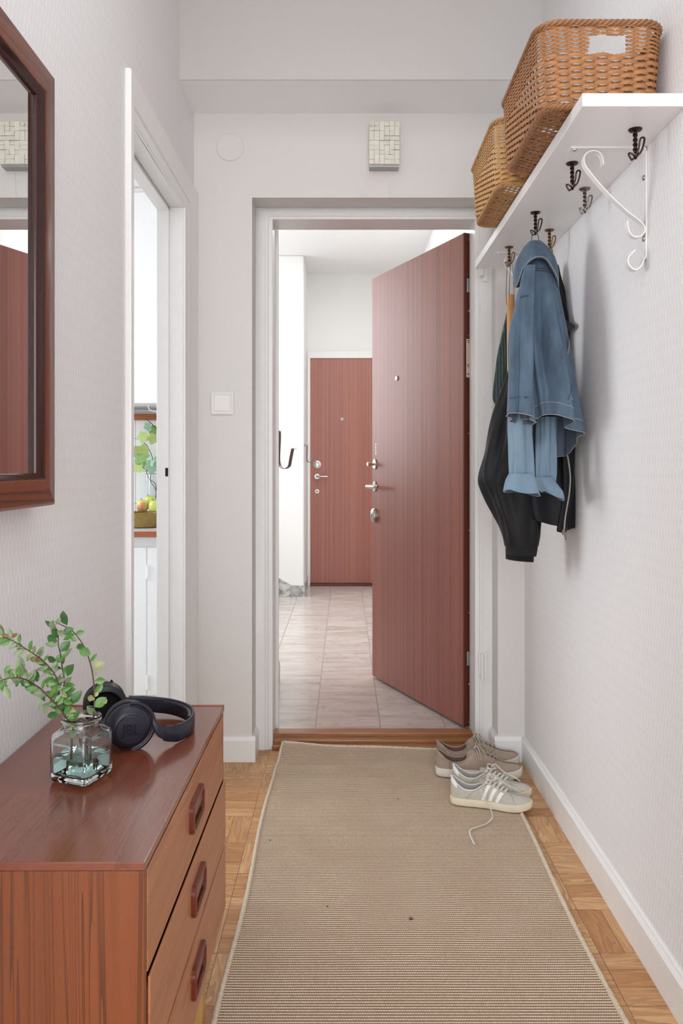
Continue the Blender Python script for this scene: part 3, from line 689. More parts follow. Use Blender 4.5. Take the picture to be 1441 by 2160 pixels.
# ============================================================ BASKETS
def basket(name, x0, x1, y0, y1, h, cols, label, rows_, sp):
    z0 = SZ + .0268
    o = thing(name, ((x0+x1)/2, (y0+y1)/2, z0), label, 'basket')
    m1 = plain(name + '_cane', cols[0], .5, var=.12, scale=25); m2 = plain(name + '_rim', cols[1], .5, var=.12, scale=25)
    R = .045
    def path(z, inset=0.0, n=260):
        tp = .012*(1 - z/h)
        X0, X1, Y0, Y1 = x0 + tp + inset, x1 - tp - inset, y0 + tp + inset, y1 - tp - inset; r = R - inset
        segs = [((X0+r, Y0), (X1-r, Y0), None), None]
        L1, L2, La = X1-X0-2*r, Y1-Y0-2*r, r*PI/2
        tot = 2*(L1+L2) + 4*La; out = []
        for k in range(n):
            s = tot*k/n
            if s < L1: q = ((X0+r+s, Y0), (0, -1))
            elif s < L1+La: a = (s-L1)/r - PI/2; q = ((X1-r+r*math.cos(a), Y0+r+r*math.sin(a)), (math.cos(a), math.sin(a)))
            elif s < L1+La+L2: q = ((X1, Y0+r+s-L1-La), (1, 0))
            elif s < L1+2*La+L2: a = (s-L1-La-L2)/r; q = ((X1-r+r*math.cos(a), Y1-r+r*math.sin(a)), (math.cos(a), math.sin(a)))
            elif s < 2*L1+2*La+L2: q = ((X1-r-(s-L1-2*La-L2), Y1), (0, 1))
            elif s < 2*L1+3*La+L2: a = (s-2*L1-2*La-L2)/r + PI/2; q = ((X0+r+r*math.cos(a), Y1-r+r*math.sin(a)), (math.cos(a), math.sin(a)))
            elif s < 2*L1+3*La+2*L2: q = ((X0, Y1-r-(s-2*L1-3*La-L2)), (-1, 0))
            else: a = (s-2*L1-3*La-2*L2)/r + PI; q = ((X0+r+r*math.cos(a), Y0+r+r*math.sin(a)), (math.cos(a), math.sin(a)))
            out.append((V((q[0][0], q[0][1], z0 + z)), V((q[1][0], q[1][1], 0))))
        return out, tot
    base, tot = path(h*.5); ns = int(round(tot/sp)); ns += ns % 2
    hc = (x0+x1)/2 + .01; hh0, hh1, hw = h - .062, h - .026, .038
    body = MB(); NP = ns*10
    for ri, (z, rv, rh, amp) in enumerate(rows_):
        pp, _ = path(z, 0, NP); pts = []
        for k, (p, n_) in enumerate(pp):
            ph = PI*k/(NP/ns); pts.append(p + n_*(amp*math.cos(ph + (PI if ri % 2 else 0))) + V((0, 0, .0006*math.sin(k*1.7 + ri))))
        if hh0 < z < hh1:
            keep = [k for k in range(NP) if not ((pts[k] - V((hc, y0, z))).to_2d() if False else (abs(pts[k].x - hc) < hw and (abs(pts[k].y - y0) < .03 or abs(pts[k].y - y1) < .03)))]
            run = []; runs = []
            for k in keep:
                if run and k != run[-1] + 1: runs.append(run); run = []
                run.append(k)
            if run: runs.append(run)
            if len(runs) > 1 and runs[0][0] == 0 and runs[-1][-1] == NP-1: runs[0] = runs.pop() + runs[0]
            for rn in runs:
                if len(rn) > 2: body.tube([pts[k] for k in rn], rv, 6, up=(0, 0, 1), flat=rh/rv)
        else: body.tube(pts, rv, 6, closed=True, up=(0, 0, 1), flat=rh/rv)
    link('woven_side', body, m1, o, smooth=60)
    st = MB()
    for k in range(ns):
        idx = int(round((k + .5)*NP/ns)) % NP
        pb, pt = path(0.004, 0, NP)[0][idx], path(h - .006, 0, NP)[0][idx]
        tg = V((-pb[1].y, pb[1].x, 0))
        for d in (-.0032, 0, .0032) if k % 2 else (-.0018, .0018):
            a_, b_ = pb[0] + tg*d, pt[0] + tg*d
            if abs(b_.x - hc) < hw and (abs(b_.y - y0) < .03 or abs(b_.y - y1) < .03):
                st.tube([a_, lerp(a_, b_, (hh0 - .002)/h)], .0015, 5); st.tube([lerp(a_, b_, (hh1 + .002)/h), b_], .0015, 5)
            else: st.tube([a_, b_], .0015, 5)
    link('stakes', st, m2, o)
    def braid(z, inset, rad, rs, turns):
        mb = MB(); pp, _ = path(z, inset, 420)
        for s in range(4):
            pts = [p + n_*(rad*math.cos(turns*2*PI*k/420 + s*PI/2)) + V((0, 0, rad*.9*math.sin(turns*2*PI*k/420 + s*PI/2))) for k, (p, n_) in enumerate(pp)]
            mb.tube(pts, rs, 6, closed=True)
        return mb
    link('braided_rim', braid(h - .004, 0, .0052, .0035, 26), m2, o)
    link('base_rim', braid(.0085, .003, .0045, .0033, 30), m2, o)
    bt = MB(); nx, ny = int((x1-x0-.03)/.0135), int((y1-y0-.03)/.009)
    for j in range(ny):
        y = y0 + .02 + (y1-y0-.04)*j/(ny-1)
        dd = 0.0 if min(y - y0, y1 - y) > R else (R - math.sqrt(max(0, R*R - (R - min(y - y0, y1 - y))**2)))
        pts = [V((lerp(x0 + .015 + dd, x1 - .015 - dd, k/(nx*2)), y, z0 + .0068 + .0016*math.cos(PI*k/2 + (PI if j % 2 else 0)))) for k in range(nx*2 + 1)]
        bt.ribbon(pts, (0, 1, 0), .0052, .0014)
    for i in range(nx):
        x = x0 + .02 + (x1-x0-.04)*i/(nx-1)
        bt.tube([V((x, y0 + .016, z0 + .007)), V((x, y1 - .016, z0 + .007))], .0017, 5)
    link('woven_base', bt, m2, o)
    return o
rowsA = []; z = .020
while z < .112: rowsA.append((z, .0045, .0020, .0040)); z += .0070
while z < .172: rowsA.append((z, .0025, .0018, .0030)); z += .0040
basket('large_basket', .408, .672, 1.635, 2.035, .180, ((160, 110, 66), (144, 100, 64)), 'large brown woven cane basket with a cut-out handle, nearest on the shelf', rowsA, .0280)
basket('pale_basket', .402, .668, 2.085, 2.480, .180, ((186, 142, 86), (168, 126, 78)), 'paler honey woven cane basket farther along the shelf', rowsA, .0280)
# ============================================================ RUG
def rug_mat():
    t = NT('sisal_weave'); v = t.coord(loc=(.15, 2.1, 0)); x, y, z = t.sep(v)
    P = 0.0085
    r = t.math('ABSOLUTE', t.math('SINE', t.math('MULTIPLY', y, PI/P)))
    col = t.math('ABSOLUTE', t.math('SINE', t.math('MULTIPLY', t.math('ADD', x, t.math('MULTIPLY', t.math('FLOOR', t.math('DIVIDE', y, P)), .0021)), PI/0.0052)))
    n = t.noise(t.coord(scale=(1, .3, 1)), 420, 3); n2 = t.noise(v, 7, 4); n3 = t.noise(t.coord(scale=(60, 1.2, 1)), 3, 2)
    thread = t.ramp(n, [(0.3, lin((194, 174, 150))), (0.7, lin((224, 208, 184)))])
    thread = t.mix(t.math('MULTIPLY', t.math('POWER', col, 0.5), .35), lin((150, 122, 98)), thread) if False else t.mix(t.math('SUBTRACT', 1.0, t.math('MULTIPLY', t.math('SUBTRACT', 1.0, col), .55)), lin((160, 132, 110)), thread)
    c = t.mix(t.ramp(r, [(0.22, (1,)*3), (0.74, (0,)*3)]), thread, lin((98, 66, 54)))
    c = t.mix(t.math('MULTIPLY', t.math('SUBTRACT', n2, .38, clamp=True), .8), c, lin((156, 128, 108)))
    for (qx, qy, rad, am) in ((867, 1944, .0085, .75), (691, 1917, .0045, .8), (570, 1776, .0045, .7), (840, 1690, .008, .3), (1058, 1763, .006, .25)):
        Z = 1848/(qy - 984); wx = (qx-727)*Z/F
        d = t.math('SQRT', t.math('ADD', t.math('POWER', t.math('SUBTRACT', x, wx), 2.0), t.math('POWER', t.math('MULTIPLY', t.math('SUBTRACT', y, Z), .8), 2.0)))
        f = t.math('MULTIPLY', t.math('SUBTRACT', 1.0, t.math('DIVIDE', d, rad), clamp=True), am*1.6, clamp=True)
        c = t.mix(f, c, lin((74, 44, 34)))
    t.set(c, 0.9); t.b.inputs['Specular IOR Level'].default_value = .15
    t.bump(t.math('ADD', t.math('MULTIPLY', n, .5), t.math('MULTIPLY', col, .6)), .5, .0012)
    return t.m
M['rug'] = rug_mat()
RX0, RX1, RY0, RY1 = -0.258, 0.563, 1.15, 3.075
def rz(x, y):
    s = min(1, max(0, (y - 2.93)/.13)); s = s*s*(3-2*s)
    z = .0045 + s*(.028*math.exp(-((x + .27)/.17)**2) + .006 + .005*math.sin(x*9 + 1))
    u = min(1, max(0, (y - 2.80)/.12)); u = u*(1-u)*4
    return z + .006*u*math.exp(-((x + .1)/.2)**2) + .0012*math.sin(x*11)*math.sin(y*4)**2
def rxw(x, y):
    f = (x - RX0)/(RX1-RX0)
    return x + .004*math.sin(y*7)*(1-f) + .005*math.sin(y*5.3 + 1)*f + (.012*max(0, (y-2.9))/.15)*(1-f)
rows = []; y = RY0; P = .0085
while y <= RY1:
    rows.append([V((rxw(x, y), y, rz(x, y) + .0021*abs(math.sin(PI*y/P)))) for x in [lerp(RX0, RX1, i/40) for i in range(41)]])
    y += P/6
rg = thing('runner_rug', (0.15, 2.1, 0), 'long beige ribbed sisal runner with a bound edge along the hallway floor', 'rug')
link('weave', MB().grid(rows), M['rug'], rg, smooth=180)
edge = [V((rxw(RX0, y), y, rz(RX0, y) + .002)) for y in [lerp(RY0, RY1, k/120) for k in range(121)]]
edge += [V((rxw(x, RY1), RY1, rz(x, RY1) + .002)) for x in [lerp(RX0, RX1, k/50) for k in range(1, 50)]]
edge += [V((rxw(RX1, y), y, rz(RX1, y) + .002)) for y in [lerp(RY1, RY0, k/120) for k in range(121)]]
random.seed(4); fine = spline(edge, 3)
bm_ = NT('cotton_binding'); vv = bm_.coord(); bn = bm_.noise(vv, 300, 3)
bm_.set(bm_.ramp(bn, [(.3, lin((184, 168, 144))), (.7, lin((222, 210, 188)))]), .9); bm_.bump(bn, .6, .002)
link('binding', MB().tube(fine, [.0058 + random.uniform(-.0009, .0009) for _ in fine], 8), bm_.m, rg, smooth=180)

# ============================================================ SHOES
WT = [(0, .0), (.012, .013), (.04, .022), (.09, .0275), (.18, .031), (.3, .0312), (.42, .032), (.55, .037), (.68, .0425), (.78, .0425), (.87, .037), (.94, .027), (.98, .016), (1, .0)]
def shoe(name, label, group, L, hs, soft, kind):
    o = thing(name, (0, 0, 0), label, 'shoe', group)
    sW = L/.29
    def wd(t): return max(0, interp(WT, t)[0])*sW
    def cen(t): return .005*math.sin(PI*t)*1.0 - .004*t
    if kind == 'brown':
        ZT = [(0, .088), (.05, .080), (.12, .062), (.22, .052), (.34, .060), (.42, .088), (.50, .090), (.60, .078), (.70, .064), (.80, .053), (.90, .047), (.96, .041), (1, .030)]
        ET = [(0, .2), (.03, .5), (.1, .74), (.22, .78), (.34, .66), (.42, .42), (.48, .24), (.6, .17), (.69, .12), (.72, 0), (1, 0)]
    else:
        ZT = [(0, .090), (.03, .084), (.08, .070), (.18, .055), (.30, .055), (.40, .070), (.47, .077), (.58, .066), (.70, .053), (.80, .045), (.90, .040), (.96, .035), (1, .026)]
        ET = [(0, .2), (.03, .5), (.1, .74), (.22, .8), (.34, .72), (.42, .5), (.48, .32), (.6, .22), (.71, .14), (.74, 0), (1, 0)]
    zt = lambda t: interp(ZT, t)[0]; et = lambda t: max(0, min(.85, interp(ET, t)[0]))
    spring = lambda t: .010*max(0, (t-.75)/.25)**2
    n = 64; ts = [(1 - math.cos(PI*k/n))/2 for k in range(n+1)]
    # sole
    def outline(off, z): 
        a = [V((t*L + (off if t > .5 else -off)*(abs(2*t-1)**6), cen(t) + wd(t) + off*(1 if 0 < t < 1 else 0), z + spring(t))) for t in ts]
        b = [V((t*L + (off if t > .5 else -off)*(abs(2*t-1)**6), cen(t) - wd(t) - off*(1 if 0 < t < 1 else 0), z + spring(t))) for t in ts[::-1][1:-1]]
        return a + b
    s = MB().loft([outline(-.003, 0), outline(.0005, .001), outline(.0022, .005), outline(.0025, hs*.75), outline(.002, hs - .001), outline(.0, hs), outline(-.004, hs)])
    link('sole', s, soft['sole'], o, smooth=50)
    def S(t, f, side, d=0.0):
        """outer surface, f 0 (sole) .. 1 (edge)"""
        ph = f*PI/2; W = wd(t); e_ = et(t); c, s_ = max(0, math.cos(ph)), math.sin(ph)
        op = 1.0 if t < .45 else max(0, 1 - (t-.45)/.2)
        cc_ = c**(.85*(1-op) + .9*op) if c > 0 else 0
        lat = W*(e_ + (1-e_)*cc_) + d; z = hs - .002 + (zt(t) - hs)*(s_**(.9)) + d*s_
        return V((t*L + (d if t > .97 else 0), cen(t) + side*lat, z + spring(t)))
    def ring(t):
        pts = []
        K = 9
        e_ = et(t); W = wd(t); opn = 1.0 if t < .40 else max(0.0, 1 - (t-.40)/.06); fl_ = hs + .006
        def inner(side):
            r = []
            for (m, dz, q) in ((.9, .0015, 0), (.72, -.002, 0), (.62, None, .5), (.5, None, 1), (0, None, 1)):
                lat = W*e_*m if m < .9 else max(0, W*e_ - .0012)
                z = zt(t) - .002 + dz if dz is not None else lerp(zt(t) - .004, lerp(zt(t) - .006, fl_, opn), q)
                r.append(V((t*L, cen(t) + side*lat, z + spring(t))))
            return r
        left = [S(t, k/K, 1) for k in range(K+1)] + inner(1)
        right = [S(t, k/K, -1) for k in range(K+1)] + inner(-1)
        return left + right[::-1][1:]
    up = MB(); rg_ = [ring(t) for t in ts]
    up.grid([r[:11] for r in rg_]); up.grid([r[-10:] for r in rg_])
    up.cur = 1; up.grid([r[10:-9] for r in rg_])
    u = link('upper', up, [soft['upper'], soft['lining']], o, smooth=70)
    def patch(t0, t1, f0, f1, side, d, skew=0.0, nt=8, nf=8):
        rows = []
        for i in range(nt+1):
            rows.append([S(lerp(t0, t1, i/nt) + skew*(f-f0), f, side, d) for f in [lerp(f0, f1, j/nf) for j in range(nf+1)]])
        return rows
    # lining (visible inside)
    def rin(t, q):
        return [V((t*L, cen(t) + wd(t)*et(t)*(.93)*math.sin(a), zt(t) - .003 - (1 - 0*abs(math.sin(a)))*q*(1-abs(math.sin(a))**3) + 0*spring(t))) for a in [lerp(-PI/2, PI/2, k/12) for k in range(13)]]
    tI = [lerp(.012, .44, k/24) for k in range(25)]
    # collar piping
    cl = [S(t, 1, 1, .001) for t in [lerp(.46, .004, k/30) for k in range(31)]] + [S(t, 1, -1, .001) for t in [lerp(.004, .46, k/30) for k in range(31)]]
    link('collar', MB().tube(cl, .0030 if kind == 'brown' else .0022, 8), soft['collar'], o, smooth=80)
    # tongue
    rows = []
    for k in range(13):
        t = lerp(.70, .37, k/12); z = zt(t) + lerp(-.001, .001, k/12) + (.006*max(0, (k-8)/4) if kind == 'brown' else .016*max(0, (k-8)/4)); w_ = lerp(.007, .019, k/12)
        rows.append([V((t*L - (.004*(k-8)/4 if k > 8 else 0), cen(t) + w_*u_, z + spring(t) - .006*abs(u_)**2)) for u_ in [lerp(-1, 1, j/8) for j in range(9)]])
    rows2 = [[p - V((0, 0, .0035)) for p in r] for r in rows]
    tm = MB().grid(rows); tm.grid(rows2); tm.grid([rows[-1], rows2[-1]]); tm.grid([[r[0] for r in rows], [r[0] for r in rows2]]); tm.grid([[r[-1] for r in rows], [r[-1] for r in rows2]])
    link('tongue', tm, soft['tongue'], o, smooth=70)
    # laces
    lc = MB(); nb = 6 if kind == 'brown' else 6
    for k in range(nb):
        t = lerp(.455, .69, k/(nb-1)); e2 = wd(t)*et(t) + .006; z = zt(t) + .0035 + spring(t); sk = .010*(1 if k % 2 else -1)
        for sgn in (1, -1):
            a = V((t*L - .006, cen(t) - sgn*e2, z - .004)); b = V((t*L + .010, cen(t) + sgn*e2, z - .004)); m_ = V((t*L + .002, cen(t), z + .0015 + .0008*sgn))
            lc.tube(spline([a, m_, b], 5), .0026, 6, flat=.5, up=(0, 0, 1)) if kind == 'brown' else (lc.tube(spline([a, m_, b], 5), .0038, 6, flat=.35, up=(1, 0, 0)) if sgn > 0 else None)
            lc.lathe([(.003, 0), (.003, .0016)], a, (0, -sgn*.5, .8), 8)
    t = .46; top = V((t*L, cen(t), zt(t) + .008))
    if kind == 'brown':
        for sgn in (1, -1):
            lc.tube(spline([top, top + V((.006, sgn*.016, .008)), top + V((.014, sgn*.034, -.004)), top + V((.016, sgn*.041, -.026)), top + V((.012, sgn*.041, -.030)), top + V((.006, sgn*.032, -.008)), top], 5), .0024, 6)
            lc.tube(spline([top, top + V((.018, sgn*.014, .006)), top + V((.030, sgn*.032, -.010)), top + V((.034, sgn*.042, -.024))], 5), .0022, 6)
        lc.lathe([(.001, -.005), (.005, -.003), (.006, 0), (.004, .004), (.0, .005)], top, (1, 0, 0), 10)
    else:
        for sgn in (1, -1):
            lc.tube(spline([top + V((.0, 0, 0)), top + V((-.004, sgn*.014, .006)), top + V((.008, sgn*.020, .004)), top + V((.018, sgn*.010, .002)), top + V((.026, sgn*.0, .0))], 5), .0026, 6, flat=.5)
        lc.tube(spline([top + V((.01, 0, .002)), top + V((.02, .016, .008)), top + V((.05, .030, -.02)), top + V((.09, .036, -.040)), top + V((.105, .042, -.052))], 6), .0024, 6, flat=.5)
    link('laces', lc, soft['lace'], o, smooth=70)
    def seamline(pts, r): link('seam', MB().tube(pts, r, 5), soft['seam'], o)
    if kind == 'brown':
        for sd in (1, -1):
            seamline([S(.16, k/14*.95, sd, .0006) for k in range(15)], .0007)
            seamline([S(lerp(.72, .60, k/12), lerp(.98, .1, k/12), sd, .0006) for k in range(13)], .0007)
        link('heel_patch', MB().grid(patch(.0, .11, .45, .98, 1, .0012)).grid(patch(.0, .11, .45, .98, -1, .0012)), soft['upper2'], o, smooth=70)
    else:
        for sd in (1, -1):
            seamline([S(lerp(.74, .80, k/12), lerp(.98, .02, k/12), sd, .0006) for k in range(13)], .0006)
            seamline([S(lerp(.20, .30, k/10), lerp(.05, .80, k/10), sd, .0006) for k in range(11)] + [S(lerp(.30, .46, k/10), lerp(.80, .86, k/10), sd, .0006) for k in range(1, 11)], .0006)
        for sd in (1, -1):
            for q in range(3):
                t0 = .385 + q*.085
                link('stripe', MB().grid(patch(t0, t0 + .042, .04, .80 - q*.04, sd, .0013, skew=.105)), soft['white'], o, smooth=70)
        link('heel_patch', MB().grid(patch(.0, .085, .50, .985, 1, .0014)).grid(patch(.0, .085, .50, .985, -1, .0014)), soft['white'], o, smooth=70)
    return o
def suede(name, rgb):
    t = NT(name); v = t.coord(); n = t.noise(v, 45, 4); n2 = t.noise(v, 600, 2)
    c = lin(rgb); t.set(t.mix(n, tuple(x*.78 for x in c[:3]) + (1,), tuple(min(1, x*1.12) for x in c[:3]) + (1,)), .92)
    t.b.inputs['Sheen Weight'].default_value = .15; t.bump(n2, .35, .0008); return t.m
bs = dict(sole=plain('off_white_rubber', (224, 220, 208), .55, var=.05), upper=suede('taupe_suede', (166, 148, 132)), upper2=suede('taupe_suede_patch', (156, 138, 124)), lining=plain('brown_leather_lining', (92, 62, 50), .6),
    collar=suede('taupe_collar', (158, 142, 128)), tongue=suede('taupe_tongue', (150, 138, 128)), lace=plain('grey_beige_cord', (178, 168, 152), .85, bump=.4, bscale=500), seam=plain('taupe_thread', (120, 104, 90), .8), white=M['white'])
gs = dict(sole=plain('cream_rubber', (222, 214, 188), .55, var=.04), upper=suede('light_grey_suede', (190, 186, 174)), upper2=None, lining=plain('grey_textile', (158, 154, 152), .85, bump=.3),
    collar=plain('white_leather', (222, 222, 220), .5, var=.02), tongue=suede('grey_tongue', (172, 164, 152)), lace=plain('light_grey_cord', (206, 202, 192), .8, bump=.4, bscale=500), seam=plain('grey_thread', (150, 146, 136), .8), white=plain('white_leather_stripe', (232, 231, 226), .45, var=.015))
def put(o, a, b, z):
    d = V(b) - V(a); o.location = (a[0], a[1], z); o.rotation_euler.z = math.atan2(d.y, d.x); return d.length
s1 = shoe('suede_sneaker', 'taupe suede sneaker with white sole, nearer one of the pair by the doorway', 'taupe suede sneakers', .305, .030, bs, 'brown')
put(s1, (.330, 2.828), (.634, 2.797), .0092)
s2 = dup(s1, (.343, 2.922, .0105), 'taupe suede sneaker with white sole, the one closest to the front wall', rz=-.03)
s3 = shoe('striped_sneaker', 'light grey suede sneaker with three white stripes, its lace trailing onto the rug', 'light grey striped sneakers', .262, .024, gs, 'grey')
put(s3, (.352, 2.592), (.600, 2.533), .0092)
s4 = dup(s3, (.372, 2.690, .0092), 'light grey suede sneaker with three white stripes, between its mate and the taupe pair', rz=-.25)
# the trailing lace of the near striped sneaker
def fz(x, y, h=.0105):
    Z = (H-h)*F/(y-CY); return V(((x-CX)*Z/F, Z, h))
tl = [px(1013, 1664, 2.50), px(1022, 1685, 2.478), px(1033, 1702, 2.468), px(1038, 1716, 2.462), fz(1037, 1727), fz(1025, 1738), fz(1005, 1745), fz(993, 1750), fz(991, 1758), fz(995, 1768), fz(1001, 1781)]
R_ = Matrix.Rotation(-s3.rotation_euler.z, 3, 'Z'); sp_ = spline(tl, 8)
lcm = MB().tube([R_ @ (p - s3.location) for p in sp_], .0030, 6, flat=.5)
me_off = s3.location.copy(); s3.location = (0, 0, 0); lo = link('loose_lace', lcm, gs['lace'], s3, smooth=70); s3.location = me_off

# ============================================================ GLASS JAR, WATER, SPRIGS
g = NT('green_glass'); g.set((0.92, 0.985, 0.975, 1), 0.01, 0, IOR=1.46); g.b.inputs['Transmission Weight'].default_value = 1; M['jar'] = g.m
g = NT('water'); g.set((0.62, 0.90, 0.86, 1), 0.0, 0, IOR=1.33); g.b.inputs['Transmission Weight'].default_value = 1; M['water'] = g.m
JC = V((-.417, 1.240, DZ1 + .0008)); JA = math.radians(-21)
def jring(h_, r, z):
    """rounded square (h_ half size) morphing to circle: r corner radius"""
    out = []
    for (sx, sy, a0) in ((1, 1, 0), (-1, 1, 90), (-1, -1, 180), (1, -1, 270)):
        for q in range(8):
            a = math.radians(a0 + q*90/7); x = sx*(h_-r) + r*math.cos(a); y = sy*(h_-r) + r*math.sin(a)
            out.append(JC + V((x*math.cos(JA) - y*math.sin(JA), x*math.sin(JA) + y*math.cos(JA), z)))
    return out
jr = thing('glass_jar', JC, 'square pale green glass jar of leafy twigs on the teak chest', 'vase')
outer = [(.030, .008, .0), (.0335, .008, .002), (.0355, .008, .008), (.0355, .008, .066), (.0345, .012, .0725), (.031, .020, .0775), (.0275, .0275, .0805), (.0262, .0262, .082), (.0262, .0262, .087), (.030, .030, .090), (.0315, .0315, .0935), (.030, .030, .097)]
inner = [(.0285, .0285, .0975), (.0265, .0265, .096), (.0238, .0238, .090), (.0238, .0238, .082), (.0278, .020, .0745), (.0318, .012, .070), (.0330, .008, .064), (.0326, .008, .016), (.030, .008, .011), (.024, .010, .0095)]
link('jar_body', MB().loft([jring(*a) for a in outer + inner]), M['jar'], jr, smooth=50)
wt = link('water', MB().loft([jring(*a) for a in ((.0238, .0098, .0102), (.0296, .0078, .0117), (.0322, .0078, .0165), (.0322, .0078, .038))]), M['water'], None, smooth=40)
tag(wt, 'shallow clear water in the bottom of the square glass jar', 'water', kind='stuff')
M['stem'] = plain('twig_bark', (84, 62, 54), .7, var=.2)
def leafmat(n, c0, c1):
    t = NT(n); v = t.coord(); q = t.noise(v, 90, 3); t.set(t.ramp(q, [(.3, lin(c0)), (.7, lin(c1))]), .38)
    t.b.inputs['Subsurface Weight'].default_value = .0; return t.m
LM = [leafmat('leaf_dark', (52, 92, 44), (70, 112, 58)), leafmat('leaf_grey', (112, 132, 96), (136, 152, 114)), leafmat('leaf_pale', (134, 144, 88), (154, 160, 110)), leafmat('leaf_brown', (150, 104, 62), (120, 72, 48)), leafmat('leaf_fresh', (78, 124, 56), (96, 142, 70))]
def leaf_geo(mb, c, L_, wdt, ang, yaw, pitch, shade, curl=.15):
    """leaf from its base c, growing along image angle ang (deg, 0=right, 90=up)"""
    a = math.radians(ang); d = V((math.cos(a), yaw, math.sin(a))).normalized()
    nrm = V((random.uniform(-.5, .5), -1, pitch)); nrm = (nrm - d*nrm.dot(d)).normalized(); sd = d.cross(nrm)
    rows = []
    prof = [(0, .04), (.1, .34), (.25, .72), (.45, 1), (.65, .93), (.82, .62), (.94, .26), (1, .02)]
    for t, w_ in prof:
        p = c + d*L_*t - nrm*L_*curl*t*t
        rows.append([p + sd*(wdt/2*w_*u) + nrm*(abs(u)*w_*wdt*.14) for u in (-1, -.5, 0, .5, 1)])
    mb.cur = shade; mb.grid(rows); mb.cur = 0
CR = lambda x, y, Z: px(x/6.004, 1270 + y/6.004, Z)
SPR = [
 ('leafy_twig', 'arching leafy twig reaching to the upper left from the glass jar', [(-25, 430, 1.17), (110, 465, 1.175), (240, 535, 1.18), (400, 640, 1.19), (520, 720, 1.20), (620, 820, 1.21), (700, 930, 1.215), (740, 1060, 1.22), (750, 1180, 1.225), (780, 1340, 1.232), (860, 1480, 1.236), (960, 1900, 1.24), (1040, 2180, 1.24)], 1, 48, .0170),
 ('leafy_twig', 'lower leafy twig stretching flat to the left over the jar, cut by the picture edge', [(-150, 1080, 1.15), (0, 1000, 1.16), (100, 965, 1.165), (230, 955, 1.17), (330, 985, 1.18), (430, 1040, 1.19), (550, 1130, 1.20), (650, 1235, 1.21), (760, 1350, 1.22), (870, 1500, 1.23), (1000, 1850, 1.235), (1090, 2260, 1.24)], 1, 54, .0165),
 ('leafy_twig', 'upright middle leafy twig with dark round leaves in the jar', [(690, 300, 1.25), (735, 390, 1.25), (740, 540, 1.25), (770, 680, 1.25), (792, 850, 1.248), (815, 1000, 1.246), (805, 1200, 1.244), (840, 1400, 1.242), (900, 1560, 1.24), (1010, 1900, 1.24), (1060, 2200, 1.245)], 0, 16, .019),
 ('leafy_twig', 'tall bare-stemmed leafy twig curving on the right side of the jar', [(700, 250, 1.27), (800, 300, 1.27), (900, 350, 1.268), (1000, 460, 1.266), (1080, 590, 1.264), (1140, 760, 1.26), (1175, 920, 1.258), (1192, 1080, 1.256), (1195, 1250, 1.254), (1192, 1400, 1.252), (1170, 1560, 1.25), (1180, 1900, 1.245), (1240, 2100, 1.24)], 4, 3, .018)]
EX = {2: [(728, 500, 165, 158, 0), (790, 400, 150, 25, 0), (770, 625, 165, 52, 0), (705, 760, 120, 145, 0), (690, 770, 160, 40, 4), (850, 935, 170, 62, 0), (800, 920, 140, 55, 4), (820, 1060, 130, 5, 4), (760, 1060, 110, 170, 1), (690, 340, 110, 110, 1), (730, 270, 90, 70, 1), (650, 350, 120, 80, 1), (720, 370, 130, -20, 1), (690, 820, 70, -40, 1), (760, 920, 150, -95, 1), (790, 950, 70, -80, 1)],
      3: [(850, 290, 185, 112, 0), (1060, 555, 110, 190, 0), (960, 500, 90, 130, 4), (960, 400, 110, 10, 4), (1000, 590, 170, -25, 4), (1170, 840, 165, 25, 2), (1200, 1000, 130, 0, 4), (1190, 880, 60, -60, 1), (1200, 1230, 110, 170, 2), (1200, 1330, 180, 40, 4), (1210, 1200, 70, 70, 2), (1100, 1320, 160, -45, 1), (1290, 1290, 90, 40, 2)],
      0: [(430, 740, 90, 10, 3), (110, 440, 80, 150, 3), (150, 440, 90, 30, 3), (600, 1080, 85, 80, 3), (40, 440, 70, 160, 2), (380, 1060, 140, -60, 0), (530, 1150, 110, -70, 0), (470, 1010, 160, 100, 0), (750, 1400, 170, 200, 0), (560, 1000, 150, -15, 4), (230, 700, 150, -75, 1), (340, 750, 130, 60, 2), (890, 1290, 210, 50, 0), (780, 1230, 150, -20, 4), (640, 1080, 150, -5, 4), (800, 1290, 130, -30, 0), (760, 1120, 130, -50, 2), (830, 1330, 150, -20, 2)],
      1: [(230, 1000, 80, -110, 0), (260, 1000, 80, -60, 0), (280, 1000, 110, -30, 4), (60, 1060, 180, -65, 1), (290, 920, 240, 105, 1), (60, 900, 110, 60, 4), (240, 900, 110, 160, 1), (520, 1230, 130, -110, 1), (600, 1290, 140, -110, 1), (880, 1480, 150, -40, 4), (850, 1480, 130, 20, 4), (940, 1480, 130, 60, 0), (840, 1530, 120, 5, 2), (1070, 2010, 150, 175, 0), (1000, 1690, 140, 172, 1), (1090, 2050, 90, 10, 4)]}
random.seed(21)
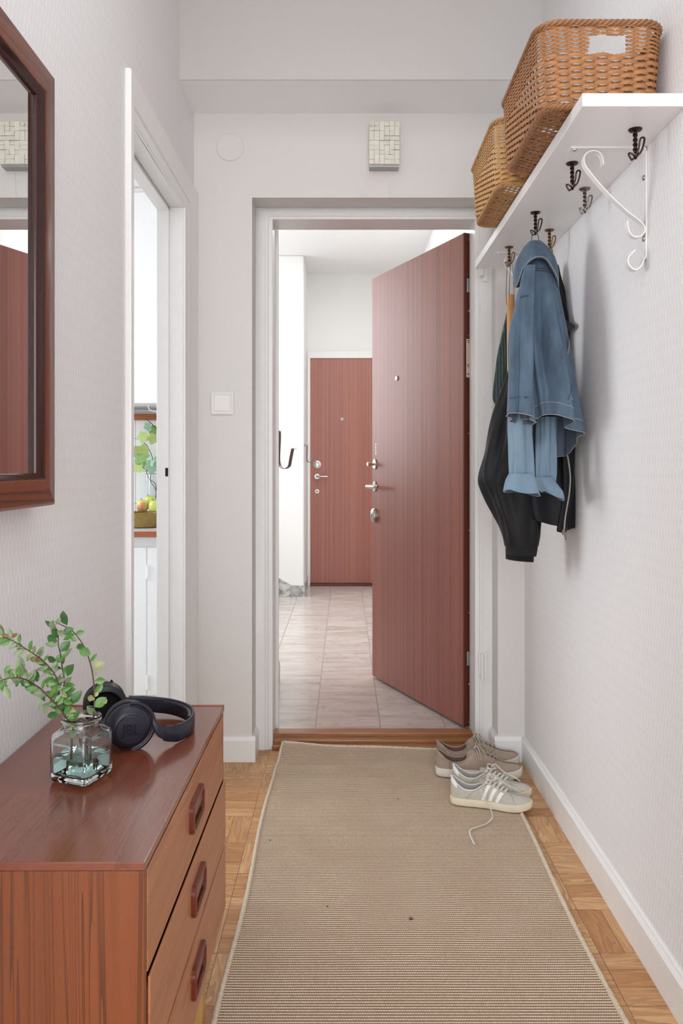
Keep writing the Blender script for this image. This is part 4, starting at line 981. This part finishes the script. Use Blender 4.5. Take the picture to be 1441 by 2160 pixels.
for si, (nm, lb, pts, main, nr, ls) in enumerate(SPR):
    P3 = [CR(*p) for p in pts]
    # the foot of each twig rests in the jar
    foot = JC + V(((-.014, .012, .004, .016)[si], (-.01, .004, .012, -.008)[si], .017))
    neck = JC + V(((-.012, -.004, .002, .012)[si], (-.004, -.01, .006, .004)[si], .088))
    P3 = P3[:-2] + [neck, foot]
    sp_ = spline(P3, 6); o = thing(nm, foot, lb, 'leafy twig', 'leafy twigs in the glass jar')
    nS = len(sp_)
    link('stem', MB().tube(sp_, [lerp(.0007, .0017, k/nS) for k in range(nS)], 7), M['stem'], o, smooth=80)
    lm = MB()
    for k in range(nr):
        i = int(lerp(0, nS*.78, (k + random.random())/nr)); p = sp_[i]
        tg = sp_[min(i+1, nS-1)] - sp_[max(i-1, 0)]; base_ang = math.degrees(math.atan2(-tg.z, -tg.x))
        ang = base_ang + random.choice((-1, 1))*random.uniform(25, 80)
        L_ = ls*random.uniform(.7, 1.3); leaf_geo(lm, p, L_, L_*random.uniform(.35, .55), ang, random.uniform(-.5, .3), random.uniform(-.5, .6), random.choice((main, 1, 4, 4, 1, 0)), random.uniform(-.1, .3))
    for (x, y, ln, ang, shd) in EX[si]:
        # attach to the nearest stem point in depth
        b = min(sp_, key=lambda q: (q - CR(x, y, q.y)).length); p = CR(x, y, b.y - .003); L_ = ln/6.004*p.y/F*1.0
        if (p - b).length > .004: pass
        leaf_geo(lm, p, L_, L_*(.70 if si in (2, 3) else .55), ang, random.uniform(-.2, .2), random.uniform(-.2, .5), shd, random.uniform(.0, .2))
        lm.cur = 1; lm.tube([b, lerp(b, p, .6) + V((0, 0, .001)), p], .0005, 5)
    lo = link('leaves', lm, LM, o, smooth=60)

# ============================================================ HEADPHONES
M['navy'] = plain('matt_navy_plastic', (22, 24, 38), .42, var=.05); M['navygloss'] = plain('glossy_navy_plastic', (24, 26, 42), .1, var=.02)
M['pad'] = plain('black_leatherette', (20, 20, 26), .38, var=.1); M['mesh'] = plain('black_speaker_cloth', (10, 10, 14), .9)
hpn = thing('headphones', (-.37, 1.44, DZ1), 'dark navy over-ear headphones lying beside the glass jar', 'headphones')
def cup(c, n_, r=.040):
    c = V(c); n_ = V(n_).normalized()
    body = MB().lathe([(.0, -.004), (r*.92, -.004), (r*.98, .002), (r*.97, .010), (r*.88, .017), (r*.70, .0215), (r*.66, .0222), (0, .0225)], c, n_, 40)
    b = link('ear_cup', body, M['navy'], hpn, smooth=40)
    cap_ = MB().lathe([(r*.64, .0215), (r*.64, .0245), (r*.60, .0262), (r*.3, .0272), (0, .0274)], c, n_, 40)
    b2 = link('cup_cap', cap_, M['navy'], b, smooth=40)
    pr = [(r*.58, -.010), (r*.62, -.019), (r*.78, -.024), (r*.95, -.020), (r*1.01, -.012), (r*.97, -.004), (r*.6, -.004)]
    p_ = link('ear_pad', MB().lathe(pr, c, n_, 40, False, False), M['pad'], b, smooth=60)
    link('speaker_cloth', MB().lathe([(r*.62, -.0085), (0, -.0085)], c, n_, 30, False), M['mesh'], b)
    return b2
N1 = V((.42, -.86, -.08)).normalized(); C1 = V((-.378, 1.365, DZ1 + .0425))
N2 = V((-.35, .90, .10)).normalized(); C2 = V((-.458, 1.492, DZ1 + .0425))
cp = cup(C1, N1); cup(C2, N2)
bp = [C1 + N1*.004 + V((.040, .010, .004)), V((-.325, 1.375, DZ1 + .028)), V((-.302, 1.392, DZ1 + .018)), V((-.286, 1.425, DZ1 + .0165)), V((-.284, 1.465, DZ1 + .0165)), V((-.300, 1.510, DZ1 + .0175)), V((-.340, 1.540, DZ1 + .020)), V((-.390, 1.545, DZ1 + .024)), V((-.432, 1.532, DZ1 + .032)), C2 + N2*.004 + V((.012, .006, .03))]
bpS = spline(bp, 8); nb = len(bpS)
def strap(pts, hw, th_, off=0):
    rings = []
    for i, p in enumerate(pts):
        tg = (pts[min(i+1, len(pts)-1)] - pts[max(i-1, 0)]); tg.z = 0; tg.normalize(); n_ = V((tg.y, -tg.x, 0)); h_ = hw[i] if isinstance(hw, list) else hw
        p = p + n_*off; rings.append([p + n_*th_*c_ + V((0, 0, h_*s_)) for c_, s_ in [(math.copysign(abs(math.cos(a))**.6, math.cos(a)), math.copysign(abs(math.sin(a))**.6, math.sin(a))) for a in [2*PI*k/14 for k in range(14)]]])
    return MB().loft(rings)
link('headband', strap(bpS[16:-10], [.0155]*(nb-26), .0035), M['navy'], hpn, smooth=60)
link('band_cushion', strap(bpS[30:-22], [.013]*(nb-52), .005, -.006), M['pad'], hpn, smooth=60)
link('slider', strap(bpS[10:19], [.0145]*9, .0028, .0008), M['navygloss'], hpn, smooth=60)
link('slider', strap(bpS[-13:-6], [.0115]*7, .0028, .0008), M['navygloss'], hpn, smooth=60)
link('yoke', strap(bpS[:12], [.012]*12, .0032), M['navy'], hpn, smooth=60)
link('yoke', strap(bpS[-9:], [.011]*9, .0032), M['navy'], hpn, smooth=60)
yk = MB(); ax = N1.orthogonal().normalized(); ay = N1.cross(ax)
arc = [C1 + N1*.012 + (V((1, 0, 0)) - N1*N1.x).normalized()*(.0425*math.cos(a)) + N1.cross((V((1, 0, 0)) - N1*N1.x).normalized())*(.0425*math.sin(a)) for a in [lerp(-1.5, 1.5, k/20) for k in range(21)]]
link('yoke', yk.tube(arc, .0036, 8, flat=.6), M['navy'], hpn, smooth=60)
# raised letters on the near cup
cu = bpy.data.curves.new('letters', 'FONT'); cu.body = 'JBL'; cu.size = .0235; cu.extrude = .0009; cu.align_x = 'CENTER'; cu.align_y = 'CENTER'; cu.space_character = .95; cu.offset = .0004
to = bpy.data.objects.new('tmp', cu); COL.objects.link(to)
bpy.context.view_layer.update()
dg = bpy.context.evaluated_depsgraph_get(); tm = bpy.data.meshes.new_from_object(to.evaluated_get(dg)); bpy.data.objects.remove(to)
xa = (V((1, 0, 0)) - N1*N1.x).normalized(); ya = N1.cross(xa); ya = ya if ya.z > 0 else -ya
rot = math.radians(-6); xb = xa*math.cos(rot) + ya*math.sin(rot); yb_ = ya*math.cos(rot) - xa*math.sin(rot)
lm = MB(); lm.v = [C1 + N1*(.0277 + v.co.z) + xb*(v.co.x) + yb_*(v.co.y*1.15) for v in tm.vertices]; lm.f = [tuple(p.vertices) for p in tm.polygons]; lm.mi = [0]*len(lm.f)
link('raised_letters', lm, M['navygloss'], cp, smooth=0)
# ============================================================ HANGING CLOTHES
def denim(name, c0, c1):
    t = NT(name); v = t.coord(); tw = t.noise(t.coord(scale=(1, 1, .5)), 700, 2); n = t.noise(t.coord(scale=(1, 1, .3)), 26, 5, .6); f = t.noise(v, 220, 3)
    c = t.mix(t.ramp(n, [(.3, (0,)*3), (.7, (1,)*3)]), lin(c0), lin(c1)); c = t.mix(t.math('MULTIPLY', tw, .35), c, lin((128, 150, 168)))
    t.set(c, .85); t.bump(t.math('ADD', tw, f), .3, .0008); t.b.inputs['Sheen Weight'].default_value = .1; return t.m
M['denim'] = denim('washed_denim', (34, 50, 70), (72, 96, 118)); M['denim_in'] = denim('denim_inside', (44, 52, 70), (62, 72, 92)); M['denim_pale'] = denim('denim_cuff', (100, 126, 146), (124, 148, 166))
M['denim_dark'] = denim('denim_collar_inner', (34, 54, 82), (48, 72, 98)); M['stitch'] = plain('dark_seam_thread', (58, 62, 84), .8); M['stitch2'] = plain('tan_thread', (170, 160, 150), .8)
M['blk'] = plain('black_nylon', (13, 13, 17), .55, var=.12, bump=.15, bscale=60); M['blk'].node_tree.nodes['Principled BSDF'].inputs['Specular IOR Level'].default_value = .25; M['blk'].node_tree.nodes['Principled BSDF'].inputs['Sheen Weight'].default_value = .05
M['rib'] = plain('black_rib_knit', (17, 17, 20), .9, bump=.5, bscale=500)
def row(tab, y): return interp(tab, y)
def shellpt(tab, y, th, fold=None, d=0):
    xl, xr, Zc, b = row(tab, y); c = px((xl+xr)/2, y, Zc); a = (xr-xl)/2*Zc/F
    k = 1 + (fold(th, y) if fold else 0)
    ct, st_ = math.cos(th), math.sin(th)
    q = V((c.x + (a*k + d)*math.copysign(abs(ct)**.85, ct), c.y + (b*k + d)*math.copysign(abs(st_)**.85, st_), c.z))
    q.x = min(q.x, RX - .004); return q
def shell(tab, y0, yb, fold=None, nth=72, nv=50, inset=.0, closed_top=True):
    outer = []
    for i in range(nv+1):
        v = i/nv; outer.append([shellpt(tab, lerp(y0, yb(2*PI*k/nth), v), 2*PI*k/nth, fold) for k in range(nth)])
    return outer
def garment_part(name, tab, y0, yb, fold, mat, mat_in, parent, th_=.0022, cap_top=True, **k):
    o_ = shell(tab, y0, yb, fold, **k); mb = MB(); mb.grid(o_, cu=True)
    if cap_top: mb.cap(o_[0], True)
    # inner skin
    i_ = []
    for r in o_:
        c = sum(r, V())/len(r); i_.append([p + (c - p).normalized()*min(th_, (c-p).length*.9) for p in r])
    mb.cur = 1; mb.grid([r[::-1] for r in i_], cu=True); mb.cur = 2
    mb.grid([o_[-1], i_[-1]], cu=True)
    ob = link(name, mb, [mat, mat_in, mat], parent, smooth=75)
    return ob, o_
F1 = lambda A, ks, ph=0: (lambda th, y: sum(A/(1+.25*i)*math.sin(k*th + ph*i + y*.006*(1 if i % 2 else -1)) for i, k in enumerate(ks)))
def seam(tab, pts, fold, r=.0011, d=.0012, mat=None, parent=None, name='seam'):
    m = MB(); out = []
    for x, y in pts:
        xl, xr, Zc, b = row(tab, y); q = (x - (xl+xr)/2)/max(1, (xr-xl)/2); q = max(-.97, min(.97, q)); ct = math.copysign(abs(q)**(1/.85), q)
        out.append(shellpt(tab, y, -math.acos(ct), fold, d))
    return link(name, m.tube(spline(out, 4), r, 5), mat or M['stitch'], parent, smooth=80)
hpD, hpE, hpF = HP[3], HP[4], HP[5]
dj = thing('denim_jacket', (hpD.x, hpD.y, SZ - .06), 'washed blue denim jacket with rolled cuffs hanging by its collar', 'jacket')
TB = [(518, 1112, 1146, 2.225, .014), (540, 1106, 1158, 2.225, .024), (570, 1104, 1170, 2.22, .036), (620, 1094, 1178, 2.21, .055), (700, 1080, 1190, 2.20, .074), (780, 1080, 1203, 2.20, .086), (860, 1086, 1211, 2.20, .096), (920, 1088, 1214, 2.20, .10), (990, 1090, 1212, 2.20, .098)]
fB = lambda th, y: 1.1*(.35 + .65*max(0, -math.sin(th)))*min(1, max(0, (y-560)/200))*(.18*math.sin(6*th + y*.004) + .14*math.sin(10*th - y*.007 + 1) + .06*math.sin(17*th + y*.003))
def ybB(th):   # hem: high towards the viewer, low at the back
    s_ = math.sin(th); return 925 + 42*s_ + 14*math.cos(th) + 4*math.sin(5*th)
body, OB = garment_part('body', TB, 518, ybB, fB, M['denim'], M['denim_in'], dj, nth=120, nv=60)
# hem band as a raised ring
hb = []
for i in range(6): hb.append([shellpt(TB, ybB(2*PI*k/120) - 24 + 24.5*i/5, 2*PI*k/120, fB, .0016 if 0 < i < 5 else .0002) for k in range(120)])
link('hem_band', MB().grid(hb, cu=True), M['denim'], dj, smooth=75)
link('hem_stitching', MB().tube([shellpt(TB, ybB(2*PI*k/120) + .2, 2*PI*k/120, fB, .0012) for k in range(120)], .0009, 5, closed=True).tube([shellpt(TB, ybB(2*PI*k/120) - 25, 2*PI*k/120, fB, .0012) for k in range(120)], .0008, 5, closed=True), M['stitch2'], dj)
seam(TB, [(1122, 572), (1140, 574), (1156, 580), (1168, 590)], fB, .0014, parent=dj); seam(TB, [(1122, 577), (1140, 579), (1156, 585), (1168, 595)], fB, .0014, parent=dj)
seam(TB, [(1190, 712), (1186, 740), (1180, 780), (1173, 820), (1168, 850)], fB, .0012, .0020, parent=dj); seam(TB, [(1195, 712), (1191, 740), (1185, 780), (1178, 820), (1173, 850)], fB, .0010, .0020, M['stitch2'], parent=dj)
# folded front panel on the left, nearer the viewer
TP = [(560, 1106, 1128, 2.15, .012), (620, 1094, 1124, 2.13, .024), (700, 1076, 1122, 2.115, .034), (780, 1074, 1123, 2.11, .04), (860, 1073, 1124, 2.105, .042), (900, 1073, 1126, 2.105, .042)]
fP = lambda th, y: .20*math.sin(4*th + y*.008) + .12*math.sin(8*th + y*.004)
garment_part('front_panel', TP, 560, lambda th: 884 + 12*math.sin(th)*0 + 8*math.cos(th) + 8*math.sin(th), fP, M['denim'], M['denim_in'], dj, nth=60, nv=40)
seam(TP, [(1076, 842), (1090, 840), (1105, 841), (1120, 843)], fP, .0011, parent=dj)
seam(TP, [(1096, 632), (1104, 628), (1112, 627)], fP, .0013, .002, parent=dj)
ybp = lambda th: 884 + 8*math.cos(th) + 8*math.sin(th)
link('panel_stitching', MB().tube([shellpt(TP, ybp(2*PI*k/60), 2*PI*k/60, fP, .0012) for k in range(60)], .0010, 5, closed=True), M['stitch2'], dj)
# collar: hood-like, open to the front
TC = [(509, 1116, 1142, 2.215, .012), (522, 1103, 1156, 2.205, .026), (545, 1090, 1170, 2.195, .040), (575, 1083, 1177, 2.19, .046), (612, 1088, 1176, 2.19, .046)]
def ybC(th):
    s_ = math.sin(th); near = max(0, -s_)**2.2
    return 606 - 56*near - 8*max(0, s_)
garment_part('collar', TC, 509, ybC, lambda th, y: .05*math.sin(3*th + 1) + .02*math.sin(8*th), M['denim'], M['denim_dark'], dj, nth=72, nv=24, th_=.004)
link('collar_stitching', MB().tube([shellpt(TC, ybC(2*PI*k/72) - .5, 2*PI*k/72, lambda th, y: .05*math.sin(3*th + 1) + .02*math.sin(8*th), .001) for k in range(72)], .0009, 5, closed=True), M['stitch2'], dj)
lp_ = [px(1121, 512, 2.213), px(1122, 498, 2.222), px(1125, 488, 2.226), px(1131, 486, 2.226), px(1135, 497, 2.222), px(1138, 512, 2.213)]
link('hanging_loop', MB().tube(spline(lp_, 6), .0013, 6), M['denim_dark'], dj)
# sleeves and rolled cuffs
TS = [(820, 1086, 1120, 2.17, .026), (880, 1077, 1120, 2.17, .030), (940, 1078, 1121, 2.165, .030), (1000, 1078, 1123, 2.16, .028), (1020, 1078, 1124, 2.16, .028)]
fS = lambda th, y: .16*math.sin(4*th + y*.01) + .10*math.sin(7*th - y*.013)
garment_part('sleeve', TS, 820, lambda th: 1016, fS, M['denim_pale'], M['denim_in'], dj, nth=48, nv=30)
TK = [(998, 1076, 1124, 2.155, .033), (1012, 1069, 1130, 2.15, .038), (1030, 1065, 1136, 2.145, .040), (1048, 1063, 1142, 2.145, .040)]
kf_ = lambda th: 1040 + 2.5*math.sin(3*th) + 5*math.cos(th) + 3*math.sin(th)
garment_part('rolled_cuff', TK, 999, kf_, lambda th, y: .05*math.sin(5*th + y*.03), M['denim_pale'], M['denim_in'], dj, nth=48, nv=12, th_=.005, cap_top=False)
TS2 = [(880, 1136, 1172, 2.24, .024), (950, 1135, 1171, 2.235, .026), (1000, 1134, 1170, 2.23, .024), (1030, 1136, 1166, 2.225, .022)]
garment_part('sleeve', TS2, 880, lambda th: 1030, fS, M['denim_pale'], M['denim_in'], dj, nth=48, nv=30)
TK2 = [(1000, 1128, 1160, 2.215, .030), (1018, 1130, 1172, 2.21, .038), (1036, 1142, 1186, 2.205, .038), (1062, 1160, 1192, 2.205, .030)]
garment_part('rolled_cuff', TK2, 1006, lambda th: 1046 + 10*math.cos(th) + 2*math.sin(3*th), lambda th, y: .06*math.sin(5*th + y*.03), M['denim_pale'], M['denim_in'], dj, nth=48, nv=12, th_=.005, cap_top=False)

bj = thing('black_jacket', (hpE.x, hpE.y, SZ - .06), 'black zip jacket with ribbed cuffs hanging behind the denim jacket', 'jacket')
TJ = [(560, 1142, 1176, 2.43, .02), (600, 1126, 1184, 2.43, .04), (680, 1100, 1206, 2.42, .06), (760, 1082, 1216, 2.41, .070), (860, 1068, 1220, 2.40, .080), (960, 1062, 1222, 2.39, .085), (1050, 1075, 1222, 2.38, .09), (1130, 1090, 1220, 2.38, .085)]
fJ = lambda th, y: .06*math.sin(5*th + y*.005) + .05*math.sin(9*th - y*.006 + 1)
ybJ = lambda th: 1100 + 18*math.cos(th) + 4*math.sin(3*th)
garment_part('body', TJ, 560, ybJ, fJ, M['blk'], M['rib'], bj, nth=90, nv=50)
TJS = [(760, 1078, 1100, 2.36, .02), (800, 1066, 1104, 2.35, .035), (880, 1044, 1122, 2.345, .045), (950, 1027, 1130, 2.34, .05), (1010, 1016, 1136, 2.335, .05), (1050, 1030, 1139, 2.335, .048), (1090, 1048, 1140, 2.335, .044), (1130, 1060, 1139, 2.335, .040), (1152, 1065, 1135, 2.335, .036)]
fJS = lambda th, y: .9*min(1, max(0, (1150-y)/60))*(.10*math.sin(3*th + y*.012) + .10*math.sin(5*th - y*.017) + .06*math.sin(9*th + y*.02))
garment_part('sleeve', TJS, 760, lambda th: 1152, fJS, M['blk'], M['rib'], bj, nth=80, nv=60)
TJC = [(1146, 1066, 1134, 2.335, .034), (1160, 1068, 1133, 2.335, .033), (1176, 1070, 1130, 2.335, .031)]
garment_part('ribbed_cuff', TJC, 1148, lambda th: 1171 + 2*math.cos(th), None, M['rib'], M['rib'], bj, nth=60, nv=8)
TJC2 = [(1140, 1068, 1126, 2.41, .034), (1160, 1067, 1126, 2.41, .033), (1190, 1068, 1125, 2.41, .031)]
garment_part('ribbed_cuff', TJC2, 1150, lambda th: 1182 + 3*math.cos(th), None, M['rib'], M['rib'], bj, nth=60, nv=8)
TS3 = [(900, 1090, 1140, 2.42, .03), (1050, 1070, 1134, 2.42, .035), (1155, 1067, 1127, 2.41, .034)]
garment_part('sleeve', TS3, 900, lambda th: 1155, fJS, M['blk'], M['rib'], bj, nth=50, nv=30)
# pointed collar tip by the wall
ct_ = MB(); ct_.loft([[px(1180, 655, 2.36), px(1186, 700, 2.36), px(1186, 700, 2.40), px(1180, 655, 2.40)], [px(1198, 678, 2.33), px(1196, 702, 2.33), px(1196, 702, 2.345), px(1198, 678, 2.345)], [px(1213, 685, 2.29), px(1213, 691, 2.29), px(1213, 691, 2.295), px(1213, 685, 2.295)]])
link('collar', ct_, M['blk'], bj, smooth=80)
zp = [(1197, 960), (1201, 985), (1203, 1010), (1201, 1040), (1196, 1070), (1192, 1095), (1190, 1118)]
Zz = 2.283
zpts = [px(x, y, Zz) for x, y in zp]
link('zip', MB().ribbon(spline(zpts, 6), (1, .2, 0), .0045, .0018), plain('silver_zip', (176, 172, 166), .35, .8, bump=.8, bscale=900), bj)
link('zip_pull', MB().obox(px(1189, 1122, Zz), (.0045, 0, 0), (0, .002, 0), (0, 0, .008)).obox(px(1193, 1133, Zz), (.002, 0, .001), (0, .0015, 0), (-.002, 0, .009)), M['oldsteel'], bj, bevel=.0008)
wl_ = MB(); wl_.loft([[px(1186, 940, 2.29), px(1214, 940, 2.29), px(1214, 940, 2.36), px(1186, 940, 2.36)], [px(1188, 1040, 2.287), px(1207, 1040, 2.287), px(1212, 1040, 2.34), px(1188, 1040, 2.34)], [px(1174, 1122, 2.287), px(1193, 1126, 2.287), px(1196, 1122, 2.32), px(1174, 1118, 2.32)]])
link('front_edge', wl_, M['blk'], bj, smooth=80, bevel=.004)
link('hanging_loop', MB().tube(spline([px(1156, 566, 2.42), px(1158, 535, 2.395), px(1161, 520, 2.393), px(1165, 530, 2.395), px(1168, 566, 2.42)], 6), .0014, 6), M['rib'], bj)

# wooden rod on a wire loop, and the dark green folded bag behind it
wr_ = thing('wooden_rod', px(1076, 640, 2.56), 'pale wooden rod hanging by a wire loop from the farthest hook', 'rod')
link('rod', MB().tube([px(1077, 622, 2.56), px(1077.3, 624, 2.56), px(1078, 950, 2.56)], [.009, .0122, .0122], 20), wood('pale_beech', (216, 164, 112), (202, 146, 92), (196, 140, 90), 'Z', .4), wr_, smooth=50)
link('wire_loop', MB().tube(spline([px(1070, 644, 2.545), px(1068.5, 636, 2.545), px(1068, 610, 2.55), px(1069.5, 570, 2.56), px(1070.5, 551, 2.563), px(1075, 547, 2.563), px(1079.5, 551, 2.563), px(1082.5, 580, 2.56), px(1084.5, 625, 2.55), px(1085.5, 640, 2.545), px(1084, 646, 2.545)], 6), .0011, 6), M['oldsteel'], wr_)
gmt = NT('dark_green_stripe'); xx = gmt.sep(gmt.coord())[0]; sn_ = gmt.math('GREATER_THAN', gmt.math('SINE', gmt.math('MULTIPLY', xx, 700)), .35)
gmt.set(gmt.mix(sn_, lin((22, 38, 38)), lin((52, 78, 72))), .7)
gb = thing('folded_bag', px(1056, 700, 2.62), 'dark green striped folded bag hanging behind the wooden rod', 'bag')
TG = [(660, 1069, 1080, 2.63, .01), (700, 1060, 1085, 2.63, .02), (750, 1049, 1080, 2.63, .03), (800, 1043, 1078, 2.63, .03), (840, 1040, 1068, 2.63, .022), (856, 1046, 1060, 2.63, .01)]
garment_part('bag_body', TG, 660, lambda th: 855, lambda th, y: .08*math.sin(5*th + y*.02), gmt.m, M['rib'], gb, nth=40, nv=30)
link('cord', MB().tube(spline([px(1058, 818, 2.598), px(1052, 838, 2.598), px(1051, 852, 2.60), px(1056, 848, 2.60), px(1060, 826, 2.60)], 5), .0012, 6).tube(spline([px(1072, 668, 2.62), px(1075, 600, 2.59), px(1077, 556, 2.575)], 5), .0012, 6), M['oldsteel'], gb)
link('toggle', MB().obox(px(1053, 846, 2.597), (.005, 0, 0), (0, .003, 0), (0, 0, .007)), M['black'], gb, bevel=.001)

# ============================================================ KITCHEN SEEN THROUGH THE DOORWAY
kc = thing('kitchen_base_cabinet', (-1.2, 3.64, .004), 'white painted kitchen base cabinet seen through the side doorway', 'cabinet')
link('carcass', B(-2.4, -.70, 3.64, 4.125, .004, .792), M['kwhite'], kc, smooth=0)
for (x0, x1) in ((-1.42, -.9155), (-.9145, -.72)):
    d = link('door', B(x0, x1, 3.618, 3.638, .06, .745), M['kwhite'], kc, smooth=0, bevel=.004)
    hxx = x1 - .004 if x1 < -.9 else x0 + .01
    for zz in (.60, .09): link('hinge', MB().lathe([(.006, 0), (.006, .065)], (x1 + .004, 3.615, zz), (0, 0, 1), 12), M['kwhite'], d)
wtp = thing('kitchen_worktop', (-1.2, 3.86, .795), 'grey kitchen worktop with a wooden front edge under the apple bowl', 'worktop')
link('surface', B(-2.4, -.70, 3.605, 4.125, .793, .820), plain('grey_laminate_top', (206, 206, 210), .3), wtp, smooth=0)
link('wooden_edge', B(-2.4, -.70, 3.59, 3.605, .795, .8205), wood('oiled_wood_edge', (176, 100, 60), (150, 80, 44), (140, 74, 42), 'X', .35), wtp, smooth=0)
tl_ = NT('white_tiles'); x, y, z = tl_.sep(tl_.coord())
def eg(f, w_): return tl_.math('LESS_THAN', tl_.math('FRACT', f), w_)
gp = tl_.math('MAXIMUM', eg(tl_.math('DIVIDE', tl_.math('ADD', z, 1.120 - 1.193 + .17*10 - .002), .17), .014), eg(tl_.math('DIVIDE', tl_.math('ADD', x, 1.101 + 3.4 + .002), .17), .014))
tl_.set(tl_.mix(gp, lin((236, 236, 236)), lin((120, 120, 120))), .15)
struct('trim_5', B(-2.9, -.66, 4.122, 4.13, .8, 1.42), tl_.m, smooth=0)
rl = px(320, 879.5, 4.1); ra = link('rail', B(-1.5, px(330, 880, 4.1).x, 4.09, 4.122, px(0, 886, 4.1).z, px(0, 873, 4.1).z), wood('rail_wood', (166, 96, 48), (140, 76, 36), (130, 70, 36), 'X', .4)); tag(ra, 'brown wooden rail mounted on the white kitchen tiles', 'rail')
wc = thing('kitchen_wall_cabinet', (-1.2, 3.95, 1.43), 'white kitchen wall cabinet above the leafy branches', 'cabinet')
link('carcass', B(-2.4, -.70, 3.87, 4.13, 1.43, 2.498), M['kwhite'], wc, smooth=0); link('door', B(-1.42, -.72, 3.852, 3.868, 1.432, 2.47), M['kwhite'], wc, smooth=0, bevel=.003)
pp = px(336, 0, 4.0); hc_ = thing('hanging_canister', (pp.x, 4.0, px(0, 900, 4.0).z), 'white cylinder with a looped cord hanging under the kitchen wall cabinet', 'kitchen appliance')
link('canister', MB().lathe([(.013, 0), (.015, .003), (.015, .14), (.0, .145)], (pp.x + .002, 4.0, px(0, 901, 4.0).z), (0, 0, 1), 24), M['kwhite'], hc_)
link('cord', MB().tube(spline([px(340, 845, 3.97), px(326, 847, 3.97), px(314, 854, 3.97), px(315, 864, 3.97), px(324, 867, 3.97), px(333, 868, 3.98)], 5), .003, 6), M['kwhite'], hc_)
cb = link('cable', MB().tube([px(280, 869, 4.05), px(305, 870, 4.05), px(340, 867, 4.05)], .004, 8).tube([px(280, 863, 4.06), px(340, 863, 4.06)], .006, 8), M['greymetal']); tag(cb, 'grey cables running under the kitchen wall cabinet', 'cable')
bc = px(302, 1111, 3.87); bc.z = .8205
bw = link('fruit_bowl', MB().lathe([(.0, .0), (.074, 0), (.083, .006), (.094, .045), (.098, .073), (.096, .0745), (.093, .072), (.086, .03), (.07, .008), (0, .008)], bc, (0, 0, 1), 48), plain('olive_glazed_ceramic', (142, 116, 58), .25, var=.15, scale=60)); tag(bw, 'olive brown ceramic bowl of apples on the kitchen worktop', 'bowl')
am = NT('apple_skin'); q = am.noise(am.coord(), 12, 2); am.set(am.ramp(q, [(.40, lin((196, 206, 106))), (.52, lin((206, 204, 118))), (.66, lin((206, 130, 98)))]), .3)
ap2 = NT('green_apple_skin'); q = ap2.noise(ap2.coord(), 10, 2); ap2.set(ap2.ramp(q, [(.3, lin((186, 204, 88))), (.7, lin((208, 214, 118)))]), .3)
def apple(c, r, mat, label):
    o = thing('apple', c, label, 'apple', 'apples in the olive bowl'); c = V(c)
    pr = [(.0, .78), (.12, .80), (.3, .90), (.55, .96), (.8, .84), (.98, .45), (1.0, .05), (.93, -.4), (.72, -.78), (.42, -.94), (.2, -.92), (0, -.84)]
    link('flesh', MB().lathe([(a*r, b*r) for a, b in pr], c, (.1, 0, 1), 28), mat, o, smooth=80)
    link('stalk', MB().tube([c + V((0, 0, r*.75)), c + V((-.004, 0, r*1.0)), c + V((-.010, 0, r*1.25))], .0012, 6), M['stem'], o)
apple(px(301, 1067, 3.84), .0305, am.m, 'rosy green apple on the left in the olive bowl'); apple(px(326, 1068, 3.83), .0295, ap2.m, 'yellow green apple on the right in the olive bowl'); apple(px(316, 1059, 3.90), .0305, ap2.m, 'green apple at the back of the olive bowl')
vz = px(328, 1104, 4.066); vz.z = .8205
gv = link('glass_vase', MB().lathe([(0, 0), (.045, 0), (.048, .004), (.049, .26), (.047, .262), (.0455, .26), (.0445, .010), (0, .010)], vz, (0, 0, 1), 40), M['pane']); tag(gv, 'tall clear glass vase behind the apple bowl', 'vase')
br_ = thing('leafy_branch', vz + V((0, 0, .012)), 'light green leafy branches standing in the clear kitchen vase', 'leafy branch')
KQ = lambda x, y, Z=4.055: px(280 + x/6.743, 830 + y/6.75, Z)
sm_ = MB()
for pts in ([(390, 1580), (330, 1400), (250, 1230), (290, 970), (220, 770), (160, 700)], [(330, 1560), (340, 1350), (355, 1100), (360, 800), (390, 600), (360, 530), (240, 400), (180, 360)], [(400, 1520), (330, 1330), (230, 1210), (170, 1010), (120, 900)]):
    P3 = [KQ(*p) for p in pts]; P3[0] = vz + V((random.uniform(-.02, .02), random.uniform(-.02, .02), .012)); sm_.tube(spline(P3, 5), .0018, 6)
link('stems', sm_, M['stem'], br_)
KL = [leafmat('vine_leaf_light', (150, 172, 88), (172, 190, 112)), leafmat('vine_leaf_mid', (112, 150, 84), (132, 168, 100)), leafmat('vine_leaf_grey', (128, 168, 138), (148, 184, 150))]
lm = MB(); random.seed(5)
for (x, y, r, s_) in ((145, 620, 85, 0), (120, 900, 115, 1), (80, 1050, 80, 0), (150, 800, 75, 0), (215, 470, 60, 2), (330, 530, 85, 1), (290, 640, 80, 0), (200, 1030, 70, 1), (280, 1040, 95, 2), (370, 940, 70, 1), (370, 1060, 70, 2), (70, 800, 60, 0), (360, 590, 60, 1), (250, 990, 55, 2)):
    c = KQ(x, y, 4.02 + random.uniform(-.04, .04)); rr_ = r/6.75*4.03/F*1.1; lm.cur = s_; ring = []; nl = 44; tlt = random.uniform(0, 6)
    for k in range(nl):
        a = 2*PI*k/nl; q = rr_*(.50 + .50*abs(math.cos(2.5*a + tlt))**.45 + .05*math.cos(11*a + tlt)); ring.append(c + V((q*math.cos(a), .35*q*math.sin(a + tlt), q*math.sin(a))))
    lm.cap(ring)
link('leaves', lm, KL, br_, smooth=60)
